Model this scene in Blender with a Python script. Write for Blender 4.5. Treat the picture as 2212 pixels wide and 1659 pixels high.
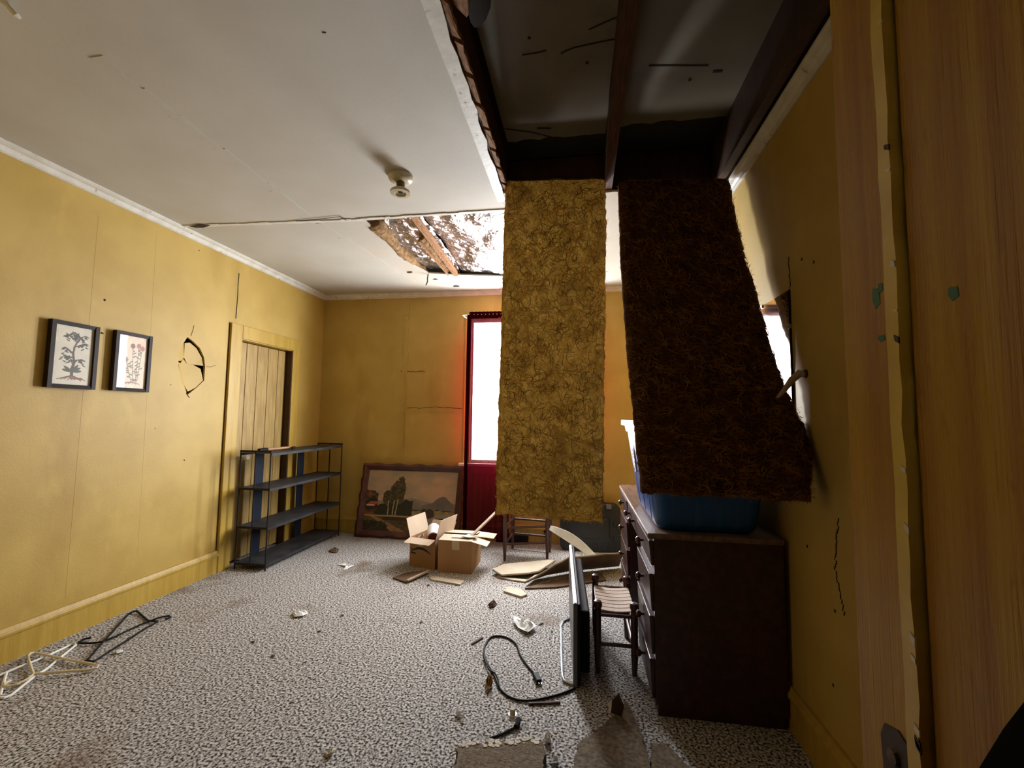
import bpy, bmesh, math, random
import numpy as np
from mathutils import Vector, Matrix, noise
from mathutils.geometry import tessellate_polygon
for o in list(bpy.data.objects): bpy.data.objects.remove(o)
scene = bpy.context.scene
col = scene.collection
random.seed(7)
# ---------------------------------------------------------------- camera
PW, PH = 2212, 1659
F, YAW, PITCH, ROLL, CH = 953.9, .152615, .073915, .0122455, 1.30
_c, _s = math.cos(YAW), math.sin(YAW)
FW = Vector((-_s*math.cos(PITCH), _c*math.cos(PITCH), math.sin(PITCH)))
_r = Vector((_c, _s, 0)); _u = _r.cross(FW)
RT = _r*math.cos(ROLL) + _u*math.sin(ROLL)
UP = -_r*math.sin(ROLL) + _u*math.cos(ROLL)
CAM = Vector((0, 0, CH))
cd = bpy.data.cameras.new('camera'); cam = bpy.data.objects.new('camera', cd); col.objects.link(cam)
cd.sensor_width = 36; cd.sensor_fit = 'HORIZONTAL'; cd.lens = F/PW*36; cd.clip_start = .02
M = Matrix((RT, UP, -FW)).transposed().to_4x4(); M.translation = CAM
cam.matrix_world = M
scene.camera = cam
# ---------------------------------------------------------------- light
SKY = 92.0
world = bpy.data.worlds.new('overcast_sky'); scene.world = world; world.use_nodes = True
bg = world.node_tree.nodes['Background']
bg.inputs[0].default_value = (.95, .97, 1.0, 1); bg.inputs[1].default_value = SKY
vs = scene.view_settings
vs.view_transform = 'Standard'; vs.look = 'None'; vs.gamma = 1; vs.use_curve_mapping = False; vs.exposure = 0.0
# room extents (metres)
XL, XR, YB, YF, ZT, ZD = -2.94, .892, 4.67, .72, 2.675, 2.95
WX0, WX1, WZ0, WZ1 = -1.17, .0, .80, 2.36          # window opening
pl = bpy.data.lights.new('daylight_portal', 'AREA'); pl.shape = 'RECTANGLE'; pl.size = WX1-WX0; pl.size_y = WZ1-WZ0
pl.cycles.is_portal = True
po = bpy.data.objects.new('daylight_portal', pl); col.objects.link(po)
po.location = ((WX0+WX1)/2, YB+.05, (WZ0+WZ1)/2); po.rotation_euler = (-math.pi/2, 0, 0)

# ---------------------------------------------------------------- helpers
def U(x, y, ax, v):
    """photo pixel -> point on the plane ax = v"""
    d = FW + RT*((x-PW/2)/F) - UP*((y-PH/2)/F)
    i = 'xyz'.index(ax); t = (v-CAM[i])/d[i]
    return CAM + d*t
def fl(x, y, z=0.0): return U(x, y, 'z', z)

class MB:
    def __init__(s): s.v = []; s.f = []
    def add(s, vs_, fs):
        n = len(s.v); s.v += [tuple(p) for p in vs_]; s.f += [tuple(i+n for i in q) for q in fs]; return s
    def box(s, x0, x1, y0, y1, z0, z1):
        if x0 > x1: x0, x1 = x1, x0
        if y0 > y1: y0, y1 = y1, y0
        if z0 > z1: z0, z1 = z1, z0
        return s.add([(x0,y0,z0),(x1,y0,z0),(x1,y1,z0),(x0,y1,z0),(x0,y0,z1),(x1,y0,z1),(x1,y1,z1),(x0,y1,z1)],
              [(0,3,2,1),(4,5,6,7),(0,1,5,4),(1,2,6,5),(2,3,7,6),(3,0,4,7)])
    def obox(s, m, sx, sy, sz):
        vs_ = [m @ Vector((a*sx/2, b*sy/2, c*sz/2)) for c in (-1,1) for a,b in ((-1,-1),(1,-1),(1,1),(-1,1))]
        return s.add(vs_, [(0,3,2,1),(4,5,6,7),(0,1,5,4),(1,2,6,5),(2,3,7,6),(3,0,4,7)])
    def bar(s, a, b, w, h, up=(0,0,1)):
        a, b = Vector(a), Vector(b); d = (b-a); L = d.length; d.normalize()
        x = d.cross(Vector(up))
        if x.length < 1e-4: x = d.cross(Vector((1,0,0)))
        x.normalize(); z = x.cross(d)
        m = Matrix((x, d, z)).transposed().to_4x4(); m.translation = (a+b)/2
        return s.obox(m, w, L, h)
    def tube(s, pts, r, n=8, closed=False, taper=None):
        pts = [Vector(p) for p in pts]; k = len(pts); rings = []
        prev = None
        for i, p in enumerate(pts):
            if closed: d = pts[(i+1) % k]-pts[i-1]
            else: d = pts[min(i+1, k-1)]-pts[max(i-1, 0)]
            if d.length < 1e-9: d = Vector((0,0,1))
            d.normalize()
            if prev is None:
                x = d.orthogonal()
            else:
                x = prev - d*prev.dot(d)
                if x.length < 1e-6: x = d.orthogonal()
            x.normalize(); prev = x; y = d.cross(x)
            rr = r if taper is None else r*taper[i]
            rings.append([p + (x*math.cos(2*math.pi*j/n) + y*math.sin(2*math.pi*j/n))*rr for j in range(n)])
        vs_ = [q for g in rings for q in g]; fs = []
        for i in range(k if closed else k-1):
            for j in range(n):
                a = i*n+j; b = i*n+(j+1) % n; i2 = (i+1) % k
                fs.append((a, b, i2*n+(j+1) % n, i2*n+j))
        if not closed:
            fs.append(tuple(reversed(range(n)))); fs.append(tuple(range((k-1)*n, k*n)))
        return s.add(vs_, fs)
    def lathe(s, prof, c, axis='z', n=20, flip=False):
        c = Vector(c); vs_ = []; fs = []
        for r, h in prof:
            for j in range(n):
                a = 2*math.pi*j/n; p = (r*math.cos(a), r*math.sin(a), h)
                if axis == 'x': p = (h, p[0], p[1])
                if axis == 'y': p = (p[0], h, p[1])
                vs_.append(c+Vector(p))
        k = len(prof)
        for i in range(k-1):
            for j in range(n):
                fs.append((i*n+j, i*n+(j+1) % n, (i+1)*n+(j+1) % n, (i+1)*n+j))
        fs.append(tuple(reversed(range(n)))); fs.append(tuple(range((k-1)*n, k*n)))
        return s.add(vs_, fs)
    def slab(s, poly, ext, holes=()):
        """planar polygon (3D points) with holes, extruded by vector ext"""
        ext = Vector(ext); loops = [[Vector(p) for p in poly]] + [[Vector(p) for p in h] for h in holes]
        tri = tessellate_polygon(loops)
        flat = [p for l in loops for p in l]; n = len(flat)
        vs_ = flat + [p+ext for p in flat]
        fs = [tuple(t) for t in tri] + [tuple(i+n for i in reversed(t)) for t in tri]
        o = 0
        for l in loops:
            k = len(l)
            for i in range(k): fs.append((o+i, o+(i+1) % k, o+(i+1) % k+n, o+i+n))
            o += k
        return s.add(vs_, fs)
    def grid(s, fn, nu, nv):
        vs_ = [fn(i/nu, j/nv) for j in range(nv+1) for i in range(nu+1)]
        return s.add(vs_, [(j*(nu+1)+i, j*(nu+1)+i+1, (j+1)*(nu+1)+i+1, (j+1)*(nu+1)+i) for j in range(nv) for i in range(nu)])
    def mesh(s, name, mat, smooth=False, bevel=0):
        me = bpy.data.meshes.new(name); me.from_pydata(s.v, [], s.f)
        bm = bmesh.new(); bm.from_mesh(me)
        bmesh.ops.remove_doubles(bm, verts=bm.verts, dist=1e-5)
        bmesh.ops.recalc_face_normals(bm, faces=bm.faces)
        if bevel:
            es = [e for e in bm.edges if len(e.link_faces) == 2 and e.calc_face_angle(0) > .6]
            bmesh.ops.bevel(bm, geom=es, offset=bevel, segments=2, affect='EDGES', profile=.5, clamp_overlap=True)
        bm.to_mesh(me); bm.free()
        me.materials.append(mat)
        if smooth:
            me.polygons.foreach_set('use_smooth', [True]*len(me.polygons))
            try: me.set_sharp_from_angle(angle=math.radians(40))
            except Exception: pass
        return me
    def build(s, name, mat, parent=None, smooth=False, bevel=0):
        o = bpy.data.objects.new(name, s.mesh(name, mat, smooth, bevel)); col.objects.link(o)
        if parent is not None: attach(o, parent)
        return o
def attach(o, p):
    o.parent = p
    w = Matrix.Translation(p.location) if p.type == 'EMPTY' else Matrix.Identity(4)
    o.matrix_parent_inverse = w.inverted()
def tag(o, label=None, cat=None, group=None, kind=None):
    if label: o['label'] = label
    if cat: o['category'] = cat
    if group: o['group'] = group
    if kind: o['kind'] = kind
    return o
def thing(name, loc, label, cat, group=None):
    o = bpy.data.objects.new(name, None); col.objects.link(o); o.location = loc; o.empty_display_size = .05
    return tag(o, label, cat, group)
def struct(o, label, cat=None):
    return tag(o, label, cat, None, 'structure')
def B(x0, x1, y0, y1, z0, z1): return MB().box(x0, x1, y0, y1, z0, z1)
def jag(a, b, n, amp, seed=0, plane='xy'):
    """jagged polyline from a to b (excludes b)"""
    rnd = random.Random(seed); a, b = Vector(a), Vector(b); out = []
    for i in range(n):
        p = a.lerp(b, i/n)
        if i:
            for ax in plane: p['xyz'.index(ax)] += rnd.uniform(-amp, amp)
        out.append(p)
    return out

# ---------------------------------------------------------------- materials
def mat(name, c1, c2=None, scale=8, rough=.6, bump=0, bscale=60, stretch=(1,1,1), metal=0, spec=.5, detail=4,
        lo=.35, hi=.65, extra=None, trans=0):
    m = bpy.data.materials.new(name); m.use_nodes = True; nt = m.node_tree; N = nt.nodes; L = nt.links
    p = N['Principled BSDF']; p.inputs['Roughness'].default_value = rough; p.inputs['Metallic'].default_value = metal
    p.inputs['Specular IOR Level'].default_value = spec
    tc = N.new('ShaderNodeTexCoord'); mp = N.new('ShaderNodeMapping'); mp.inputs['Scale'].default_value = stretch
    L.new(tc.outputs['Object'], mp.inputs['Vector'])
    src = None
    if c2 is not None:
        no = N.new('ShaderNodeTexNoise'); no.inputs['Scale'].default_value = scale; no.inputs['Detail'].default_value = detail
        L.new(mp.outputs[0], no.inputs['Vector'])
        cr = N.new('ShaderNodeValToRGB'); e = cr.color_ramp.elements
        e[0].position = lo; e[1].position = hi; e[0].color = (*c1, 1); e[1].color = (*c2, 1)
        L.new(no.outputs['Fac'], cr.inputs['Fac']); src = cr.outputs['Color']
    else:
        rg = N.new('ShaderNodeRGB'); rg.outputs[0].default_value = (*c1, 1); src = rg.outputs[0]
    if extra:                                    # (colour, scale, threshold lo, hi, stretch) stains / chips
        for (ec, es, elo, ehi, est) in extra:
            mp2 = N.new('ShaderNodeMapping'); mp2.inputs['Scale'].default_value = est
            L.new(tc.outputs['Object'], mp2.inputs['Vector'])
            n2 = N.new('ShaderNodeTexNoise'); n2.inputs['Scale'].default_value = es; n2.inputs['Detail'].default_value = 5
            L.new(mp2.outputs[0], n2.inputs['Vector'])
            mr = N.new('ShaderNodeMapRange'); mr.inputs['From Min'].default_value = elo; mr.inputs['From Max'].default_value = ehi
            L.new(n2.outputs['Fac'], mr.inputs['Value'])
            mx = N.new('ShaderNodeMix'); mx.data_type = 'RGBA'
            L.new(mr.outputs[0], mx.inputs['Factor']); L.new(src, mx.inputs['A']); mx.inputs['B'].default_value = (*ec, 1)
            src = mx.outputs['Result']
    L.new(src, p.inputs['Base Color'])
    if bump:
        nb = N.new('ShaderNodeTexNoise'); nb.inputs['Scale'].default_value = bscale; nb.inputs['Detail'].default_value = 5
        L.new(mp.outputs[0], nb.inputs['Vector'])
        bp = N.new('ShaderNodeBump'); bp.inputs['Strength'].default_value = min(1, bump); bp.inputs['Distance'].default_value = .0012*max(1, bump)
        L.new(nb.outputs['Fac'], bp.inputs['Height']); L.new(bp.outputs[0], p.inputs['Normal'])
    if trans:
        tr = N.new('ShaderNodeBsdfTranslucent'); L.new(src, tr.inputs['Color'])
        ms = N.new('ShaderNodeMixShader'); ms.inputs[0].default_value = trans
        L.new(p.outputs[0], ms.inputs[1]); L.new(tr.outputs[0], ms.inputs[2])
        L.new(ms.outputs[0], N['Material Output'].inputs[0])
    return m
YEL, YEL2 = (.48,.325,.075), (.42,.275,.055)
m_wall = mat('yellow_wall_paint', YEL, YEL2, 3, .55, .5, 90, extra=[((.33,.19,.025), 2.2, .56, .80, (1,1,.35)), ((.52,.36,.08), 5, .62, .8, (1,1,.5))])
m_trim = mat('yellow_trim_paint', (.47,.31,.055), (.40,.25,.035), 5, .4, .6, 40, stretch=(6,6,.5))
m_jamb = mat('worn_yellow_jamb_paint', (.48,.27,.006), (.36,.155,.004), 6, .45, 2.2, 40, stretch=(6,6,.22),
             extra=[((.24,.10,.012), 40, .62, .85, (1,1,.4))])
m_door = mat('tan_door_paint', (.44,.30,.10), (.32,.20,.05), 9, .5, 1, 30, stretch=(1,4,.4), extra=[((.24,.15,.045), 14, .55, .95, (1,1,.5))])
m_darkwood = mat('dark_wood_edge', (.055,.020,.006), (.028,.010,.003), 9, .6, 1, 30, stretch=(3,3,.4))
m_ceil = mat('ceiling_paint', (.50,.475,.415), (.46,.43,.37), 2.5, .7, .3, 60, extra=[((.48,.42,.34), 1.6, .58, .8, (1,1,1))])
m_white = mat('white_trim_paint', (.66,.64,.58), (.56,.53,.46), 12, .5, .8, 40, extra=[((.30,.23,.13), 25, .64, .72, (1,1,1))])
m_joist = mat('rough_joist_wood', (.085,.026,.011), (.035,.010,.005), 14, .75, 1.5, 60, stretch=(8,.6,8))
m_lath = mat('rough_lath_wood', (.44,.22,.09), (.22,.09,.03), 30, .8, 2, 90, stretch=(4,1,4))
m_deck = mat('attic_deck_board', (.20,.17,.115), (.16,.135,.09), 3, .65, .6, 30, extra=[((.12,.09,.05), 4, .6, .8, (1,1,1))])
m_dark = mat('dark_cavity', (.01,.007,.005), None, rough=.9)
m_crack = mat('dark_crack', (.02,.012,.006), None, rough=.9)
m_carpet = mat('speckled_carpet', (.032,.024,.019), (.68,.65,.62), 95, .95, 1.2, 150, detail=8, lo=.39, hi=.62, spec=.1,
               extra=[((.16,.10,.06), 2.3, .60, .78, (1,1,1)), ((.13,.075,.04), 7, .70, .78, (1,.6,1))])
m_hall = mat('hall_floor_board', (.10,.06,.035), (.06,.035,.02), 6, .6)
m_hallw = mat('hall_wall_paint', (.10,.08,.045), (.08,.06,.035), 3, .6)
m_black = mat('black_plastic', (.010,.010,.011), None, rough=.6, spec=.12)
m_blackm = mat('black_metal', (.012,.012,.014), (.02,.02,.024), 30, .5, .2, 80, spec=.2)
m_strap = mat('dark_blue_metal', (.010,.015,.032), None, rough=.55, spec=.2)
m_shelf = mat('dusty_shelf_metal', (.045,.045,.048), (.02,.02,.023), 7, .5, .2, 60, spec=.25)
m_mahog = mat('mahogany_stain', (.050,.015,.011), (.020,.006,.005), 5, .35, .3, 40, stretch=(6,.6,6))
m_maht = mat('worn_mahogany_top', (.22,.14,.105), (.12,.065,.045), 6, .4, .3, 50, stretch=(6,.8,6))
m_brownw = mat('dark_brown_turned_wood', (.085,.03,.025), (.045,.015,.012), 8, .35, .3, 40, stretch=(4,4,.5))
m_slat = mat('pale_slat_wood', (.52,.40,.30), (.40,.29,.21), 8, .6, .6, 60, stretch=(.6,5,5))
m_box = mat('corrugated_cardboard', (.36,.20,.085), (.30,.16,.065), 4, .8, .4, 50, stretch=(1,1,.3))
m_boxl = mat('cardboard_flap', (.56,.44,.32), (.50,.38,.27), 4, .8, .3, 50)
m_print = mat('box_ink', (.012,.010,.010), None, rough=.7)
m_tape = mat('clear_packing_tape', (.50,.36,.22), None, rough=.15)
m_blue = mat('blue_tote_plastic', (.004,.085,.32), (.003,.07,.27), 3, .28, .1, 20, trans=.12)
m_rim = mat('pale_tote_rim', (.45,.55,.62), None, rough=.3)
m_sticker = mat('worn_sticker', (.75,.75,.72), (.05,.05,.06), 60, .6, lo=.45, hi=.55)
m_porc = mat('aged_porcelain', (.55,.50,.36), (.45,.39,.25), 14, .25, .1)
m_brass = mat('tarnished_brass', (.16,.11,.05), (.08,.05,.02), 20, .4, metal=.8)
m_knobw = mat('white_door_knob', (.8,.79,.76), None, rough=.25)
m_frameb = mat('black_picture_frame', (.014,.008,.007), (.022,.012,.010), 10, .5, spec=.2)
m_frame = mat('carved_brown_frame', (.10,.03,.018), (.05,.014,.01), 6, .4, .6, 30, stretch=(1.5,1.5,1.5))
m_board = mat('pale_board_face', (.56,.49,.38), (.46,.38,.27), 6, .8, .8, 50)
m_boardb = mat('brown_board_back', (.13,.07,.03), (.08,.04,.02), 8, .85, 1, 50)
m_paper = mat('white_paper', (.78,.79,.78), (.66,.66,.64), 10, .8, .6, 40)
m_plaster = mat('plaster_crumb', (.66,.61,.52), (.50,.42,.31), 30, .9, 1, 90)
m_leaf = mat('brown_debris', (.10,.055,.03), (.04,.02,.012), 30, .8, 1, 90)
m_fiberb = mat('fibrous_board_core', (.19,.145,.09), (.09,.06,.035), 60, .95, 3, 120, detail=6)
m_cream = mat('cream_plastic', (.68,.60,.42), None, rough=.35)
m_whitep = mat('white_plastic', (.82,.82,.80), None, rough=.35)
m_chrome = mat('bare_metal', (.55,.58,.64), None, rough=.25, metal=1)
m_panelf = mat('grey_panel_face', (.10,.10,.095), (.07,.07,.065), 8, .35)
m_hide = mat('handle_wood', (.42,.22,.09), (.32,.15,.06), 10, .5, .4, 50)
m_tan = mat('tan_fibre_wad', (.32,.19,.07), (.12,.055,.018), 30, .95, 3, 70, detail=6)
m_case = mat('charcoal_case_plastic', (.010,.012,.016), (.015,.018,.023), 12, .5, .6, 200)

def m_insulation(name, ca, cb, tr):
    m = mat(name, ca, cb, 16, .95, 4, 45, detail=7, lo=.33, hi=.66, spec=.1, trans=tr,
            extra=[((ca[0]*.45, ca[1]*.4, ca[2]*.4), 5, .56, .80, (1,1,1))])
    return m
m_batt1 = m_insulation('amber_fibreglass', (.22,.115,.014), (.38,.225,.04), .15)
m_batt2 = m_insulation('shaded_amber_fibreglass', (.06,.020,.003), (.13,.05,.008), .12)  # same amber batt, base colour darkened to carry its shade
m_fibre = mat('loose_glass_fibre', (.86,.63,.22), (.55,.34,.075), 30, .8, trans=.5)
m_fibred = mat('shaded_loose_fibre', (.36,.17,.03), (.14,.055,.010), 20, .8, trans=.2)  # fibre colour darkened likewise for the shaded batt
m_kraft = mat('kraft_facing', (.16,.10,.05), (.11,.06,.03), 5, .7, .5, 30)

def m_special():
    # foil
    f = bpy.data.materials.new('crumpled_foil'); f.use_nodes = True; nt = f.node_tree; p = nt.nodes['Principled BSDF']
    p.inputs['Base Color'].default_value = (.80,.80,.82,1); p.inputs['Metallic'].default_value = 1; p.inputs['Roughness'].default_value = .22
    v = nt.nodes.new('ShaderNodeTexNoise'); v.inputs['Scale'].default_value = 16; v.inputs['Detail'].default_value = 4; v.inputs['Distortion'].default_value = 1.2
    tc = nt.nodes.new('ShaderNodeTexCoord'); nt.links.new(tc.outputs['Object'], v.inputs['Vector'])
    b = nt.nodes.new('ShaderNodeBump'); b.inputs['Strength'].default_value = .9; b.inputs['Distance'].default_value = .02
    nt.links.new(v.outputs['Fac'], b.inputs['Height']); nt.links.new(b.outputs[0], p.inputs['Normal'])
    # mirror
    mi = bpy.data.materials.new('dusty_mirror'); mi.use_nodes = True; nt = mi.node_tree; p = nt.nodes['Principled BSDF']
    p.inputs['Base Color'].default_value = (.82,.84,.83,1); p.inputs['Metallic'].default_value = 1; p.inputs['Roughness'].default_value = .06
    # window / picture glass: clear with a real reflection
    g = bpy.data.materials.new('clear_glass'); g.use_nodes = True; nt = g.node_tree; N = nt.nodes
    t = N.new('ShaderNodeBsdfTransparent'); t.inputs[0].default_value = (.97,.98,.98,1)
    gl = N.new('ShaderNodeBsdfGlossy'); gl.inputs['Roughness'].default_value = .03
    lw = N.new('ShaderNodeLayerWeight'); lw.inputs[0].default_value = .5
    pw5 = N.new('ShaderNodeMath'); pw5.operation = 'POWER'; pw5.inputs[1].default_value = 5; nt.links.new(lw.outputs['Facing'], pw5.inputs[0])
    fr = N.new('ShaderNodeMath'); fr.operation = 'MULTIPLY_ADD'; fr.inputs[1].default_value = .92; fr.inputs[2].default_value = .045; nt.links.new(pw5.outputs[0], fr.inputs[0])
    ms = N.new('ShaderNodeMixShader'); nt.links.new(fr.outputs[0], ms.inputs[0]); nt.links.new(t.outputs[0], ms.inputs[1]); nt.links.new(gl.outputs[0], ms.inputs[2])
    nt.links.new(ms.outputs[0], N['Material Output'].inputs[0])
    g2 = g.copy(); g2.name = 'dusty_picture_glass'
    for n_ in g2.node_tree.nodes:
        if n_.type == 'MATH' and n_.operation == 'MULTIPLY_ADD': n_.inputs[2].default_value = .014
    # sheer red cloth: woven, part open, part dyed thread
    def sheer(name, open_, tint, thread, tl):
        c = bpy.data.materials.new(name); c.use_nodes = True; nt = c.node_tree; N = nt.nodes
        t = N.new('ShaderNodeBsdfTransparent'); t.inputs[0].default_value = (*tint, 1)
        d = N.new('ShaderNodeBsdfDiffuse'); d.inputs[0].default_value = (*thread, 1)
        tr = N.new('ShaderNodeBsdfTranslucent'); tr.inputs[0].default_value = (*thread, 1)
        a = N.new('ShaderNodeMixShader'); a.inputs[0].default_value = tl
        nt.links.new(d.outputs[0], a.inputs[1]); nt.links.new(tr.outputs[0], a.inputs[2])
        ms = N.new('ShaderNodeMixShader'); ms.inputs[0].default_value = 1-open_
        nt.links.new(t.outputs[0], ms.inputs[1]); nt.links.new(a.outputs[0], ms.inputs[2])
        nt.links.new(ms.outputs[0], N['Material Output'].inputs[0])
        return c
    return f, mi, g, g2, sheer('sheer_red_voile', .13, (.92,.82,.85), (.095,.0026,.014), .02), sheer('gathered_red_cloth', .016, (.7,.05,.14), (.02,.0006,.0025), .02)
m_foil, m_mirror, m_glass, m_pglass, m_sheer, m_hem = m_special()

def m_attr(name, rough=.7):
    m = bpy.data.materials.new(name); m.use_nodes = True; nt = m.node_tree
    a = nt.nodes.new('ShaderNodeVertexColor'); a.layer_name = 'ink'
    nt.links.new(a.outputs['Color'], nt.nodes['Principled BSDF'].inputs['Base Color'])
    nt.nodes['Principled BSDF'].inputs['Roughness'].default_value = rough
    return m
m_ink = m_attr('printed_picture', .5)
def picture_mesh(name, img, P00, PU, PV):
    """img (h,w,3) linear, top row first; P00 lower-left corner, PU, PV edge vectors"""
    h, w, _ = img.shape; mb = MB()
    P00, PU, PV = Vector(P00), Vector(PU), Vector(PV)
    mb.grid(lambda u, v: P00+PU*u+PV*v, w-1, h-1)
    me = bpy.data.meshes.new(name); me.from_pydata(mb.v, [], mb.f); me.materials.append(m_ink)
    ca = me.color_attributes.new('ink', 'FLOAT_COLOR', 'POINT')
    data = np.ones((h*w, 4), np.float32); data[:, :3] = img[::-1].reshape(-1, 3)
    ca.data.foreach_set('color', data.ravel())
    o = bpy.data.objects.new(name, me); col.objects.link(o); return o
def lin(r, g, b):
    return np.array([(c/255/12.92 if c <= 10 else ((c/255+.055)/1.055)**2.4) for c in (r, g, b)])

# ================================================================ STRUCTURE
struct(B(XL-.2, XR+.2, YF-.16, YB+.2, -.06, 0).build('floor', m_carpet), 'worn grey speckled carpet floor of the room', 'floor')
# hall where the photographer stands
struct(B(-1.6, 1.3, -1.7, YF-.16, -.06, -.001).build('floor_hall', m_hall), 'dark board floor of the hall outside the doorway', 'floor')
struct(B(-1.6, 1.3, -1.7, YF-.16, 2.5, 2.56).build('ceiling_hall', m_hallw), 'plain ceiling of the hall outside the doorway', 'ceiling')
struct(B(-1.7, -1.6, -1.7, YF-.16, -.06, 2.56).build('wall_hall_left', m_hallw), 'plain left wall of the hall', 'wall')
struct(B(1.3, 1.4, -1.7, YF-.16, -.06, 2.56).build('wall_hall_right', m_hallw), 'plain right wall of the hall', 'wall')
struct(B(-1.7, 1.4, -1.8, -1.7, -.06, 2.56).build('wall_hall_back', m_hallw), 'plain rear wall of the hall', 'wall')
# left wall with door opening and punched hole
DY0, DY1, DZ = 3.43, 4.12, 1.95
hole_px = [(405,728),(418,738),(432,752),(441,772),(443,792),(441,822),(424,838),(405,853),(398,838),(390,815),(385,790),(386,765),(394,745)]
hole = [U(x, y, 'x', XL) for x, y in hole_px]
wl = MB().slab([(XL,YF-.16,0),(XL,DY0,0),(XL,DY0,DZ),(XL,DY1,DZ),(XL,DY1,0),(XL,YB+.14,0),(XL,YB+.14,ZD+.05),(XL,YF-.16,ZD+.05)], (-.016,0,0), [hole]).build('wall_left', m_wall)
struct(wl, 'yellow painted left wall with plank door, two pictures and a punched hole', 'wall')
MB().slab([(XL-.11,YF-.16,0),(XL-.11,YB+.14,0),(XL-.11,YB+.14,ZD+.05),(XL-.11,YF-.16,ZD+.05)], (-.03,0,0)).build('leak_stop_board', m_dark, wl)  # added dark sheet that closes the wall cavity against daylight leaks
# broken flaps inside the hole, each tilted inwards
def flap(pxs, depths, nm='broken_flap'):
    P = [U(x, y, 'x', XL)+Vector((-.003-d*.55, 0, 0)) for (x, y), d in zip(pxs, depths)]
    n = len(P); q = [p+Vector((-.012,0,0)) for p in P]
    MB().add(P+q, [tuple(range(n)), tuple(reversed(range(n, 2*n)))]+[(i, (i+1) % n, (i+1) % n+n, i+n) for i in range(n)]).build(nm, m_wall, wl)
flap([(404,741),(415,740),(429,752),(439,772),(442,790),(425,788),(409,785),(403,772)], [.030,.030,.028,.020,.012,.030,.034,.034])
flap([(400,738),(402,772),(396,779),(386,780),(386,765),(393,747)], [.020,.026,.024,.004,.002,.004])
flap([(394,786),(401,775),(408,785),(422,788),(437,797),(440,822),(424,837),(407,846),(398,828)], [.030,.034,.034,.030,.022,.006,.003,.002,.010])
flap([(386,782),(392,784),(395,800),(400,830),(404,848),(398,838),(390,815)], [.003,.016,.018,.012,.004,.003,.002])
# fine cracks that run from the hole
def crack(pxs, ax, v, w, off, parent, nm='crack', m=None):
    P = [U(x, y, ax, v)+Vector(off) for x, y in pxs]; mb = MB()
    for i in range(len(P)-1): mb.bar(P[i], P[i+1], w, .0012, up=off)
    return mb.build(nm, m or m_crack, parent)
crack([(412,726),(417,712),(419,703)], 'x', XL, .004, (.0006,0,0), wl)
crack([(445,792),(455,793),(465,789)], 'x', XL, .003, (.0006,0,0), wl)
crack([(402,849),(406,855),(409,859)], 'x', XL, .006, (.0006,0,0), wl)
# sheet joints on the left wall: slightly proud taped strips
def lstrip(px1, px2, w, t=.0006, nm='seam_tape'):
    a = U(*px1, 'x', XL); b = U(*px2, 'x', XL)
    MB().bar((XL+t/2, a.y, a.z), (XL+t/2, b.y, b.z), w, t, up=(1,0,0)).build(nm, m_wall, wl)
lstrip((221,470), (150,1290), .045); lstrip((515,575), (508,690), .03); lstrip((341,505), (300,1200), .02, .0005)
crack([(516,590),(514,615),(513,640),(509,688)], 'x', XL, .005, (.0035,0,0), wl)
for (x, y, r) in [(226,648,.008),(219,719,.006),(430,541,.005),(369,831,.004),(398,994,.006),(335,925,.004),(222,720,.005)]:
    p = U(x, y, 'x', XL); MB().lathe([(r,0),(r*.7,.001)], (XL+.0004,p.y,p.z), 'x', 7).build('nail_hole', m_crack, wl)
# back wall
wb = MB().slab([(XL-.14,YB,0),(XR+.14,YB,0),(XR+.14,YB,ZD+.05),(XL-.14,YB,ZD+.05)], (0,.035,0),
     [[(WX0,YB,WZ0),(WX1,YB,WZ0),(WX1,YB,WZ1),(WX0,YB,WZ1)]]).build('wall_back', m_wall)
struct(wb, 'yellow painted back wall with peeling taped joints and a curtained window', 'wall')
def wob(px_list, w0, t, nm, m, seed, ax='y', v=YB, parent=wb):
    rnd = random.Random(seed); mb = MB(); P = [U(x, y, ax, v) for x, y in px_list]; Q = []
    for i in range(len(P)-1):
        for k in range(8): Q.append(P[i].lerp(P[i+1], k/8))
    Q.append(P[-1])
    nrm = Vector((0,-1,0)) if ax == 'y' else (Vector((-1,0,0)) if v > 0 else Vector((1,0,0)))
    for a, b in zip(Q, Q[1:]):
        s = (b-a).cross(nrm).normalized(); j = s*rnd.uniform(-.006,.006); w = w0*rnd.uniform(.6,1.25)
        mb.bar(a+j+nrm*t/2, b+j+nrm*t/2+ (b-a)*.05, w, t, up=nrm)
    return mb.build(nm, m, parent)
wob([(880,655),(877,760),(872,860),(866,985)], .060, .006, 'peeling_tape', m_wall, 3)
wob([(877,800),(876,850),(872,985)], .010, .010, 'tape_ridge', m_trim, 5)
wob([(880,887),(930,883),(998,885)], .07, .004, 'peeling_tape', m_wall, 4)
wob([(866,801),(890,803),(918,802)], .006, .003, 'crack', m_crack, 6)
wob([(880,882),(940,880),(998,883)], .005, .0045, 'crack', m_crack, 8)
wob([(1022,645),(1021,684)], .03, .005, 'peeling_tape', m_wall, 9)
# right wall
wr = B(XR, XR+.14, YF-.16, YB+.14, 0, ZD+.05).build('wall_right', m_wall)
struct(wr, 'yellow painted right wall in shade behind the hanging insulation', 'wall')
wob([(1704,555),(1707,628)], .004, .002, 'crack', m_crack, 11, 'x', XR, wr)
wob([(1812,1120),(1805,1180),(1806,1240),(1818,1290),(1824,1330)], .004, .002, 'crack', m_crack, 12, 'x', XR, wr)
for (x, y) in [(1732,560),(1758,566),(1804,1320),(1744,1180),(1800,1480)]:
    p = U(x, y, 'x', XR); MB().lathe([(.007,0),(.005,-.001)], (XR-.0004,p.y,p.z), 'x', 7).build('nail_hole', m_crack, wr)
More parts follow.
